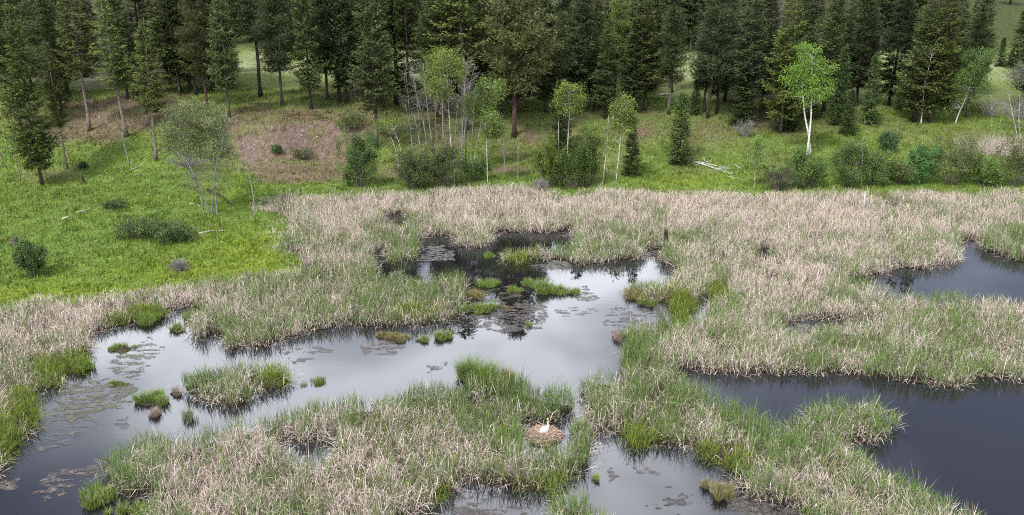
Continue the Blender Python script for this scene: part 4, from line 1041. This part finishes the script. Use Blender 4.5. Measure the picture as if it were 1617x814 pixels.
log('fallen_branch', 'pale stick at the foot of the multi-stemmed aspen clump', 211, (300, 322), (322, 328), .04, (.50, .47, .42))
log('fallen_log', 'long thin log on the slope below the dead grey pole', 212, (206, 270), (232, 262), .07, (.32, .29, .25))
log('floating_branch', 'thin dark branch floating out from the left shore sedge', 213, (118, 583), (184, 587), .035, (.06, .05, .045), 3, .5, lift=.02)
log('fallen_log', 'brown log lying before the foreground reeds left of the nest', 214, (790, 712), (812, 706), .06, (.20, .15, .11))
log('fallen_branch', 'bare pale reed stalk fallen over the small foreground pool', 215, (497, 706), (517, 719), .03, (.45, .40, .34))
log('dark_snag', 'dark rotten log poking out of the algae in the centre pond', 216, (812, 512), (832, 506), .10, (.03, .027, .025), 3, .4)
for i, (px, py, lb) in enumerate([(104, 200, 'small white broken stump on the left brown slope'), (157, 186, 'pale wood fragment right of the broken stump on the left slope'), (421, 231, 'white stone on the eroded bank'), (662, 205, 'white chunk of wood among the centre dead aspens'),
                                  (168, 195, 'pale chip of wood at the crest of the left slope'), (179, 284, 'small grey stone in the grass below the dead pole')]):
    r = np.random.default_rng(300 + i); b = at(px, py)
    mb = MB(); k = 14; d = unit(r.normal(size=(60, 3))); 
    u = np.linspace(0, math.pi, 6); w = np.linspace(0, 2 * math.pi, 9)[:-1]
    v = np.array([[math.sin(a) * math.cos(c) * r.uniform(.8, 1.2), math.sin(a) * math.sin(c) * r.uniform(.8, 1.2), math.cos(a)] for a in u for c in w]) * [.12, .10, .12] + [0, 0, .05]
    t = [q for a in range(5) for c in range(8) for q in ((a * 8 + c, (a + 1) * 8 + c, (a + 1) * 8 + (c + 1) % 8), (a * 8 + c, (a + 1) * 8 + (c + 1) % 8, a * 8 + (c + 1) % 8))]
    mb.add(v, t, (.36, .34, .32)); o = mb.build('pale_stone' if 'stone' in lb else 'wood_chunk', M_STONE); o.location = tuple(b); tag(o, lb, 'stone' if 'stone' in lb else 'wood', 'pale stones and wood on the slopes')
r = np.random.default_rng(390)                            # loose stones and clods on the eroded bank
rb = MB(); n = 0
for _ in range(900):
    qx, qy = r.uniform(365, 552), r.uniform(188, 288)
    if not (inside(CUTBANK, np.array([qx]), np.array([qy]))[0] or r.random() < .12): continue
    b = at(qx, qy); s = r.gamma(2, .045) + .03
    v = unit(r.normal(size=(4, 3))) * s
    v = np.array([[1, 0, -.4], [-.5, .8, -.4], [-.5, -.8, -.4], [0, 0, .7], [.7, .5, .3], [-.6, .1, .5]]) * s * r.uniform(.6, 1.3, (6, 1)) + b + [0, 0, s * .2]
    rb.add(v, [(0, 1, 4), (1, 5, 3), (1, 3, 4), (1, 2, 5), (2, 0, 3), (2, 3, 5), (0, 4, 3), (0, 2, 1)], np.array([.19, .155, .14]) * r.uniform(.5, 1.5)); n += 1
    if n > 420: break
for _ in range(90):                                     # roots and broken sod along the lip
    qx = r.uniform(372, 550); qy = np.interp(qx, [368, 392, 440, 500, 550], [224, 207, 203, 189, 193]) + r.uniform(-3, 5)
    b = at(qx, qy); l = r.uniform(.3, 1.0)
    tube(rb, [b + [0, 0, .1], b + [r.normal(0, .3) * l, -.35 * l, .05], b + [r.normal(0, .5) * l, -.7 * l, -.35 * l]], [.035, .025, .008], 3, np.array([.16, .12, .10]) * r.uniform(.5, 1.6))
tag(rb.build('bank_rubble', M_STONE), 'loose stones, clods and roots strewn over the eroded bank', kind='stuff')
def stump(label, px, py, rad, hgt, col, seed):
    r = np.random.default_rng(seed); b = at(px, py); root = empty('tree_stump', b)
    mb = MB(); tube(mb, [(0, 0, -.1), (0, 0, .1), (.03, 0, hgt * .6), (.05, .02, hgt)], [rad * 1.5, rad * 1.1, rad * .9, rad * .75], 9, np.array(col) * r.uniform(.8, 1.2, (4, 1))); mb.build('trunk', M_BARK, root, False)
    rt = MB()
    for i in range(6):
        a = i * 1.05 + r.uniform(-.3, .3); tube(rt, [(0, 0, hgt * .45), (math.cos(a) * rad * 1.2, math.sin(a) * rad * 1.2, .1), (math.cos(a) * rad * 2.4, math.sin(a) * rad * 2.4, -.08)], [rad * .45, rad * .35, rad * .15], 5, col)
        tube(rt, [(math.cos(a) * rad * .6, math.sin(a) * rad * .6, hgt * .85), (math.cos(a) * rad * .65, math.sin(a) * rad * .65, hgt * r.uniform(1.1, 1.5))], [rad * .25, .01], 4, col)
    rt.build('roots', M_BARK, root)
    tag(root, label, 'stump')
stump('dark weathered tree stump in the left meadow above the round bush', 24, 386, .32, .7, (.13, .11, .10), 401)
stump('small dark charred stump at the top of the left meadow', 132, 290, .18, .7, (.06, .05, .045), 402)
stump('dark rotten stump poking from the reeds right of the centre pond', 1050, 392, .22, 1.5, (.045, .032, .026), 403)

# ------------------------------------------------------------------ sedge tussocks in the water
def tussock(label, seed, px, py, rx, hgt, style='sedge', n=420, sparse=False, ry=None):
    r = np.random.default_rng(seed)
    b = flat(px, py, 0.0); ppm = FPX / (b[1] * CP + CAM_H * SP)
    W = rx / ppm; D_ = (ry / ppm / .42) if ry else W * .8
    root = empty('sedge_tussock' if style in ('sedge', 'olive', 'green') else 'dead_tussock', b)
    if not sparse:
        mm = MB(); k = 16
        a = np.arange(k) / k * 2 * math.pi; rr = r.uniform(.75, 1.05, k)
        v = [(0, 0, .12)] + [(math.cos(q) * W * .6 * s, math.sin(q) * D_ * .6 * s, .09) for q, s in zip(a, rr)] + [(math.cos(q) * W * s * .9, math.sin(q) * D_ * s * .9, -.12) for q, s in zip(a, rr)]
        t = [(0, 1 + i, 1 + (i + 1) % k) for i in range(k)] + [z for i in range(k) for z in ((1 + i, 1 + k + i, 1 + k + (i + 1) % k), (1 + i, 1 + k + (i + 1) % k, 1 + (i + 1) % k))]
        mm.add(v, t, (.045, .036, .026)); mm.build('root_mound', M_GROUND, root)
    kc = int(r.integers(8, 14)); ca = r.uniform(0, 6.283, kc); cq = r.uniform(.1, 1.05, kc); ch = r.uniform(.45, 1.25, kc); ck = r.integers(0, kc, n)
    q = np.sqrt(r.random(n)); a = r.uniform(0, 6.283, n)
    x = (np.cos(ca) * cq)[ck] * W + np.cos(a) * q * W * .30; y = (np.sin(ca) * cq)[ck] * D_ + np.sin(a) * q * D_ * .30
    H_ = 1.15 * hgt * r.uniform(.5, 1.1, n) * ch[ck] * (1.0 - .25 * q)
    le = np.clip(r.gamma(2, .09, n) + q * .16, 0, 1.2); az_ = a + r.normal(0, .7, n)
    if sparse: le = r.gamma(2, .08, n)
    be = r.uniform(.2, .9, n)
    cs_, sn_ = np.cos(az_), np.sin(az_)
    B_ = np.stack([x, y, np.full(n, -.03)], -1)
    d1_ = np.stack([np.sin(le) * cs_, np.sin(le) * sn_, np.cos(le)], -1); d2_ = np.stack([np.sin(le + be) * cs_, np.sin(le + be) * sn_, np.cos(le + be)], -1)
    M_ = B_ + d1_ * (H_ * .6)[:, None]; T_ = M_ + d2_ * (H_ * .4)[:, None]; T_[:, 2] = np.maximum(T_[:, 2], .02)
    s = r.uniform(0, 6.283, n); S_ = np.stack([np.cos(s), np.sin(s), np.zeros(n)], -1) * .011
    pal = {'sedge': [(.165, .250, .034), (.13, .225, .036)], 'olive': [(.17, .18, .045), (.24, .20, .09)], 'green': [(.12, .23, .05), (.16, .25, .05)], 'dead': [(.40, .33, .27), (.25, .18, .13)], 'sparse': [(.15, .19, .09), (.2, .2, .13)]}[style]
    f = r.random((n, 1)); c = (np.array(pal[0]) * f + np.array(pal[1]) * (1 - f)) * r.uniform(.65, 1.35, (n, 1))
    st = r.random(n) < .16; le_ = 0; c[st] = np.array([.36, .30, .22])
    v = np.stack([B_ - S_, B_ + S_, M_ + S_ * .85, M_ - S_ * .85, T_], 1).reshape(-1, 3)
    b5 = np.arange(n)[:, None] * 5
    mb = MB(); mb.add(v, np.concatenate([b5 + [[0, 1, 2]], b5 + [[0, 2, 3]], b5 + [[3, 2, 4]]]), np.repeat(c, 5, 0))
    mb.build('blades', M_REED, root)
    return tag(root, label, 'tussock', 'tussocks standing in the water')
TUS = [
 ('bright green low sedge patch alone in the upper left pond', 193, 553, 19, .42, 'sedge', 700, False, 6),
 ('plump bright sedge tussock at the head of the left pond', 232, 510, 25, .85, 'sedge', 1100, False, 7),
 ('small round tussock in the narrow inlet of the left pond', 277, 522, 12, .6, 'sedge', 420, False, 4),
 ('bright sedge clump on the right side of the narrow inlet', 309, 506, 15, .8, 'sedge', 500, False, 5),
 ('sedge clump bulging from the left shore above the floating branch', 134, 580, 17, 1.0, 'sedge', 700, False, 8),
 ('small flat green patch beside the algae in the left pond', 188, 607, 13, .3, 'sedge', 350, False, 4),
 ('ragged green tussock left of the reed islet', 238, 634, 25, .8, 'sedge', 900, False, 9),
 ('pale dead tussock standing in water below the ragged green one', 246, 656, 10, .7, 'dead', 260, False, 4),
 ('thin wispy rushes in the water below the reed islet', 299, 662, 14, .8, 'sparse', 160, True, 5),
 ('straw tuft joining the reed islet on its left', 277, 622, 12, .6, 'dead', 260, False, 4),
 ('olive sedge strip at the left tip of the foreground marsh', 148, 788, 28, .75, 'sedge', 900, False, 14),
 ('small upright tussock at the bottom left, left one of two', 194, 812, 9, .8, 'sedge', 300, False, 5),
 ('small upright tussock at the bottom left, right one of two', 221, 812, 11, .9, 'sedge', 360, False, 5),
 ('tiny shoot tuft near the bottom edge at left', 171, 814, 4, .5, 'sedge', 80, False, 3),
 ('sparse green weeds in the open water right of the reed islet', 503, 603, 18, .45, 'sedge', 260, True, 5),
 ('tiny wisp of grass in the water beside the reed islet', 478, 608, 6, .35, 'sparse', 60, True, 3),
 ('low olive sedge shelf below the middle reed bank', 628, 536, 22, .5, 'olive', 900, False, 9),
 ('small bright tuft in the water below the middle reed bank', 668, 538, 12, .5, 'sedge', 360, False, 4),
 ('rounded tuft right of the small bright one below the middle bank', 698, 534, 13, .7, 'sedge', 460, False, 4),
 ('tall bright green clump at the near edge of the centre pond, left part', 742, 598, 22, 1.7, 'green', 1100, False, 9),
 ('tall bright green clump at the near edge of the centre pond, right part', 772, 602, 15, 1.5, 'sedge', 700, False, 8),
 ('brownish rush clump between the two tall clumps at the near pond edge', 801, 604, 16, 1.2, 'olive', 600, False, 7),
 ('yellow-green sedge tuft at the right end of the middle reed bank', 768, 450, 20, .7, 'sedge', 800, False, 6),
 ('bright domed tuft below the right end of the middle reed bank', 775, 490, 15, .9, 'sedge', 700, False, 5),
 ('small tuft on the scum between the middle bank and the centre island', 812, 463, 13, .6, 'sedge', 420, False, 4),
 ('bright green island tuft in the centre of the upper pond, left part', 857, 461, 16, 1.2, 'sedge', 800, False, 6),
 ('bright green island tuft in the centre of the upper pond, right part', 888, 462, 22, .8, 'sedge', 900, False, 5),
 ('tiny green tuft on the dark log in the algae', 837, 515, 5, .5, 'sedge', 110, False, 2),
 ('olive sedge tongue reaching into the upper pond from the right', 1000, 468, 24, .8, 'olive', 1000, False, 8),
 ('dark olive sedge tussock in the lower right pool', 1139, 784, 15, 1.0, 'olive', 700, False, 6),
 ('thin rush tuft left of the sedge tussock in the lower right pool', 1114, 770, 6, .9, 'olive', 160, False, 4),
 ('tiny grass tuft at the left shore of the lower right pool', 941, 760, 6, .6, 'sedge', 120, False, 3),
 ('green rush tuft standing in the channel right of the nest', 912, 683, 13, 1.1, 'green', 500, False, 6),
 ('small yellow sedge tuft at the left end of the small back island', 774, 406, 8, .6, 'sedge', 260, False, 4),
 ('pale wispy rushes beside the bright sedge block', 1044, 510, 9, 1.1, 'sparse', 140, True, 8),
 ('dead grey rush clump at the right shore of the centre pond', 990, 533, 18, .7, 'dead', 500, False, 8),
 ('ragged sedge strip along the right foot of the middle reed bank, upper part', 748, 468, 20, .6, 'olive', 700, False, 6),
 ('ragged sedge strip along the right foot of the middle reed bank, lower part', 745, 490, 22, .6, 'sedge', 800, False, 6),
 ('small olive tuft between the domed tuft and the algae', 800, 488, 9, .45, 'olive', 260, False, 3),
 ('thin green tuft left of the bright green island tuft', 836, 452, 12, .7, 'sedge', 360, False, 4),
 ('olive sedge cushion at the left end of the low shelf', 604, 531, 12, .45, 'olive', 360, False, 4),
 ('brown sedge mound beside the bright sedge block', 1034, 472, 20, .7, 'dead', 700, False, 6),
 ('green fringe at the tip of the right sedge tongue', 1024, 482, 14, .8, 'sedge', 460, False, 4),
]
for i, (lb, px, py, rx_, hg, stl, n, spz, ry_) in enumerate(TUS): tussock(lb, 500 + i, px, py, rx_, hg, stl, int(n * 1.4), spz, ry_)

# a small stand of dead reeds on the slope at the far right
r = np.random.default_rng(560)
P_ = [at(px, py) for px, py in zip(r.normal(1590, 34, 260), r.normal(236, 7, 260))]
pb = np.repeat(np.array(P_), 16, 0); n = len(pb); pb[:, :2] += r.normal(0, .45, (n, 2)); pb[:, 2] = terrain(pb[:, 0], pb[:, 1]) - .05
H_ = r.uniform(.7, 1.4, n)[:, None]; dd = unit(np.stack([r.normal(0, .25, n), r.normal(0, .25, n), np.ones(n)], -1)); s = r.uniform(0, 6.283, n)
S_ = np.stack([np.cos(s), np.sin(s), np.zeros(n)], -1) * .014
mb = MB(); mb.add(np.stack([pb - S_, pb + S_, pb + dd * H_], 1).reshape(-1, 3), np.arange(n * 3).reshape(-1, 3), np.repeat(np.array([.56, .48, .42]) * r.uniform(.6, 1.2, (n, 1)), 3, 0))
tag(mb.build('reed_bed', M_REED), 'small stand of pale dead reeds on the slope at the far right', kind='stuff')

# ------------------------------------------------------------------ floating algae mats
def algae(label, poly, seed, thr=.45, col=(.155, .145, .135), cell=.075, z=.008, sc=3.0):
    thr += .02
    r = np.random.default_rng(seed)
    W = np.array([flat(px, py)[:2] for px, py in poly])
    x0, y0 = W.min(0) - .4; x1, y1 = W.max(0) + .4
    nx, ny = int((x1 - x0) / cell) + 1, int((y1 - y0) / cell) + 1
    gx, gy = np.meshgrid(x0 + np.arange(nx + 1) * cell, y0 + np.arange(ny + 1) * cell)
    gx = gx + r.uniform(-.45, .45, gx.shape) * cell; gy = gy + r.uniform(-.45, .45, gy.shape) * cell
    mx, my = (gx[:-1, :-1] + gx[1:, 1:]) / 2, (gy[:-1, :-1] + gy[1:, 1:]) / 2
    wx = mx + (fbm(mx, my, seed, 3) - .5) * 1.6; wy = my + (fbm(mx, my, seed + 5, 3) - .5) * 1.6
    keep = inside([tuple(q) for q in W], wx, wy) & (fbm(mx * sc * .55, my * sc * 1.2, seed + 9, 4) > thr)
    nz_ = fbm(mx * sc * .55, my * sc * 1.2, seed + 9, 4)
    keep = inside([tuple(q) for q in W], wx, wy) & (r.random(mx.shape) < np.clip((nz_ - thr + .03) / .09, 0, 1) ** 1.3)
    keep &= ras(WATER_R, mx, my) > .5
    I = np.arange((nx + 1) * (ny + 1)).reshape(ny + 1, nx + 1)
    a, b, c, d = [q[keep] for q in (I[:-1, :-1], I[:-1, 1:], I[1:, 1:], I[1:, :-1])]
    if len(a) == 0: return
    used, inv = np.unique(np.concatenate([a, b, c, d]), return_inverse=True)
    a, b, c, d = inv.reshape(4, -1)
    v = np.stack([gx.ravel()[used], gy.ravel()[used], z + .02 * fbm(gx.ravel()[used] * 3, gy.ravel()[used] * 3, seed, 2)], -1)
    cc = np.array(col) * (.7 + .6 * fbm(v[:, 0] * 1.5, v[:, 1] * 1.5, seed + 2, 3))[:, None]
    mb = MB(); mb.add(v, np.concatenate([np.stack([a, b, c], -1), np.stack([a, c, d], -1)]), cc)
    o = mb.build('algae_mat', M_MAT)
    if label.startswith('scattered'): tag(o, label, kind='stuff')
    else: tag(o, label, 'algae', 'algae mats on the ponds')
GY_, OL, BRN = (.135, .130, .125), (.130, .128, .095), (.135, .118, .105)
algae('large olive-grey algae mat in the left pond below the shore sedge', [(85, 612), (130, 600), (165, 598), (212, 614), (200, 640), (150, 655), (108, 665), (82, 650)], 601, .40, OL)
algae('broken algae trailing down from the large mat in the left pond', [(85, 650), (150, 655), (165, 672), (120, 700), (78, 718), (70, 690)], 602, .50, GY_)
algae('grey algae streak across the upper left pond', [(228, 535), (262, 550), (240, 575), (225, 600), (185, 590), (180, 565)], 603, .47, OL)
algae('thin algae scraps below the ragged green tussock', [(178, 660), (205, 652), (212, 670), (190, 680)], 604, .46, GY_)
algae('tan algae slick at the lower left of the left pond', [(85, 735), (150, 735), (172, 745), (120, 770), (60, 795), (48, 780)], 605, .44, BRN)
algae('small algae slick cut by the left edge', [(-20, 760), (24, 755), (22, 768), (-20, 785)], 606, .42, BRN)
algae('grey algae rafts under the left end of the middle reed bank', [(445, 550), (490, 545), (520, 550), (510, 566), (455, 572)], 607, .50, GY_)
algae('thin algae streak below the middle reed bank', [(565, 548), (610, 540), (645, 548), (620, 560), (570, 560)], 608, .46, BRN)
algae('small algae scrap left of the tall green clump', [(672, 578), (705, 570), (705, 580), (680, 586)], 609, .48, GY_)
algae('broad grey algae mat between the middle bank and the centre pond', [(735, 505), (790, 488), (850, 478), (868, 500), (850, 520), (800, 525), (745, 515)], 610, .36, (.115, .105, .098))
algae('broken algae drifting right from the broad grey mat', [(855, 490), (950, 488), (945, 498), (860, 506)], 611, .52, GY_)
algae('scattered algae near the right shore of the centre pond', [(960, 490), (1050, 470), (1056, 516), (980, 528), (945, 515)], 612, .47, GY_)
algae('algae right of the bright green island tuft', [(900, 455), (930, 452), (952, 470), (935, 475), (905, 472)], 613, .42, GY_)
algae('pale grey algae sheet at the left of the upper pond', [(668, 388), (700, 386), (716, 398), (712, 410), (680, 414), (662, 412)], 614, .30, (.16, .155, .155))
algae('pale algae strip before the small back island', [(838, 418), (905, 412), (900, 424), (850, 426)], 615, .33, (.15, .145, .13))
algae('small pale algae patch before the left inlet of the upper pond', [(605, 432), (640, 428), (640, 440), (612, 440)], 616, .35, (.14, .135, .13))
algae('brown algae patch in the right foreground pool', [(996, 738), (1025, 735), (1034, 752), (1012, 748)], 617, .36, BRN)
algae('dark algae patch near the left shore of the right foreground pool', [(950, 738), (970, 732), (980, 752), (955, 765)], 618, .44, BRN)
algae('scattered dark floating scraps at the bottom of the right foreground pool', [(1035, 760), (1095, 780), (1100, 820), (1020, 820), (1030, 785)], 619, .60, (.07, .065, .06), sc=2.2)
algae('brown film over the bottom centre pool', [(720, 775), (790, 776), (845, 785), (820, 830), (730, 830), (710, 800)], 620, .50, (.11, .095, .09))
algae('brown mud flat at the bottom edge right of the lower pool', [(1150, 785), (1260, 800), (1290, 840), (1150, 840)], 621, .30, (.12, .105, .095))
algae('grey film on the small puddle in the right reeds', [(1238, 515), (1275, 512), (1278, 530), (1245, 534)], 622, .30, (.16, .15, .15))
algae('algae film in the cove of the upper pond beside the domed tuft', [(742, 470), (800, 452), (830, 462), (830, 482), (770, 492)], 623, .50, (.13, .125, .10))

# ------------------------------------------------------------------ nest and swan
nb = flat(859, 690, 0.0)
nest = empty('bird_nest', nb)
r = np.random.default_rng(900)
k = 28; a = np.arange(k) / k * 2 * math.pi
mm = MB(); rings = [(1.18, -.1), (1.05, .10), (.78, .30), (.45, .40), (.0, .36)]
v = [(math.cos(q) * R_ * (1 + .06 * math.sin(5 * q)), math.sin(q) * R_ * .95, z_ + r.uniform(-.03, .03)) for R_, z_ in rings for q in a]
t = [q for i in range(4) for j in range(k) for q in ((i * k + j, i * k + (j + 1) % k, (i + 1) * k + (j + 1) % k), (i * k + j, (i + 1) * k + (j + 1) % k, (i + 1) * k + j))]
mm.add(v, t, (.20, .14, .10)); mm.build('mound', M_STRAW, nest, True)
sm = MB(); n = 2200
a = r.uniform(0, 6.283, n); q = np.sqrt(r.random(n)) * (1.12 + .16 * np.sin(3 * a + 1) + .10 * np.sin(7 * a))
zz = np.interp(q, [0, .45, .78, 1.05, 1.18], [.37, .41, .31, .12, .0]) + r.uniform(0, .07, n)
p = np.stack([np.cos(a) * q, np.sin(a) * q * .95, zz], -1)
da = r.uniform(0, 6.283, n); d = unit(np.stack([np.cos(da), np.sin(da), r.normal(0, .2, n)], -1)); L_ = r.uniform(.18, .5, n)[:, None]; w_ = r.uniform(.012, .022, n)[:, None]
up = unit(r.normal(size=(n, 3)) * .5 + [0, 0, 1]); s = np.cross(d, up) * w_
v = np.stack([p - d * L_ - s, p - d * L_ + s, p + d * L_ + s, p + d * L_ - s], 1).reshape(-1, 3); b4 = np.arange(n)[:, None] * 4
c = np.array([.46, .34, .26]) * r.uniform(.45, 1.3, (n, 1))
sm.add(v, np.concatenate([b4 + [[0, 1, 2]], b4 + [[0, 2, 3]]]), np.repeat(c, 4, 0))
tag(sm.build('straw', M_STRAW, nest), kind='stuff')
nest.scale = (.8, .78, .8)
tag(nest, 'round brown nest of heaped reed straw in the foreground marsh', 'nest')

def loft(mb, S, sides=18):
    """S: (centre, tangent-plane half widths w and h, colour) rings along the bird's spine in its x-z plane"""
    P = np.array([q[0] for q in S]); T = np.gradient(P, axis=0); T /= np.linalg.norm(T, axis=1)[:, None]
    a = np.arange(sides) / sides * 2 * math.pi; V_ = []; C_ = []
    for (c, w, h, col), tt in zip(S, T):
        side = np.array([0, 1.0, 0]); upv = np.cross(tt, side); upv = -upv if False else upv
        for q in a: V_.append(np.array(c) + side * math.cos(q) * w + upv * math.sin(q) * h); C_.append(col)
    n = len(S); t = []
    for i in range(n - 1):
        for j in range(sides):
            k_ = (j + 1) % sides; t += [(i * sides + j, i * sides + k_, (i + 1) * sides + k_), (i * sides + j, (i + 1) * sides + k_, (i + 1) * sides + j)]
    m = len(V_); V_ += [P[0], P[-1]]; C_ += [S[0][3], S[-1][3]]
    for j in range(sides): t += [(m, (j + 1) % sides, j), (m + 1, (n - 1) * sides + j, (n - 1) * sides + (j + 1) % sides)]
    mb.add(V_, t, C_)
Wt, Cr, Gd = (.86, .85, .82), (.82, .74, .58), (.74, .58, .33)
sb = empty('swan', nb + np.array([.05, .0, .28]), math.radians(52)); sb.scale = (.8, .8, .95)
body = MB()
loft(body, [((-.52, 0, .20), .015, .01, Wt), ((-.44, 0, .19), .09, .035, Wt), ((-.33, 0, .17), .17, .10, Wt), ((-.18, 0, .16), .235, .17, Wt), ((0, 0, .15), .25, .19, Wt), ((.16, 0, .16), .22, .185, Wt),
            ((.28, 0, .20), .16, .15, Wt), ((.335, 0, .28), .10, .10, Wt), ((.35, 0, .38), .065, .065, Wt), ((.355, 0, .50), .052, .052, Cr), ((.37, 0, .62), .046, .046, Cr), ((.385, 0, .72), .044, .044, Gd),
            ((.38, .0, .79), .046, .044, Gd), ((.35, 0, .835), .052, .05, Gd), ((.30, 0, .84), .052, .052, Gd), ((.25, 0, .825), .042, .042, Gd), ((.22, 0, .812), .03, .03, Gd)])
body.build('body', M_FEATHER, sb, True)
for sg in (-1, 1):                                       # folded wings along the flanks
    wg_ = MB()
    loft(wg_, [((-.56, sg * .05, .25), .012, .015, Wt), ((-.42, sg * .11, .25), .05, .06, Wt), ((-.22, sg * .17, .24), .07, .12, Wt), ((0, sg * .20, .23), .07, .13, Wt), ((.16, sg * .17, .22), .05, .10, Wt), ((.25, sg * .12, .21), .015, .03, Wt)], 12)
    wg_.build('wing', M_FEATHER, sb, True)
bl = MB(); loft(bl, [((.225, 0, .812), .026, .026, (.05, .04, .035)), ((.18, 0, .80), .022, .017, (.05, .04, .035)), ((.13, 0, .792), .02, .008, (.05, .04, .035)), ((.11, 0, .79), .012, .004, (.05, .04, .035))], 10)
bl.build('bill', M_FEATHER, sb, True)
for sg in (-1, 1):
    ey = MB(); loft(ey, [((.268, sg * .046, .846), .001, .002, (.01, .01, .01)), ((.275, sg * .046, .846), .007, .008, (.01, .01, .01)), ((.282, sg * .046, .846), .001, .002, (.01, .01, .01))], 8)
    ey.build('eye', M_FEATHER, sb, True)
tag(sb, 'white swan with a golden-stained upright neck sitting on the nest', 'swan')
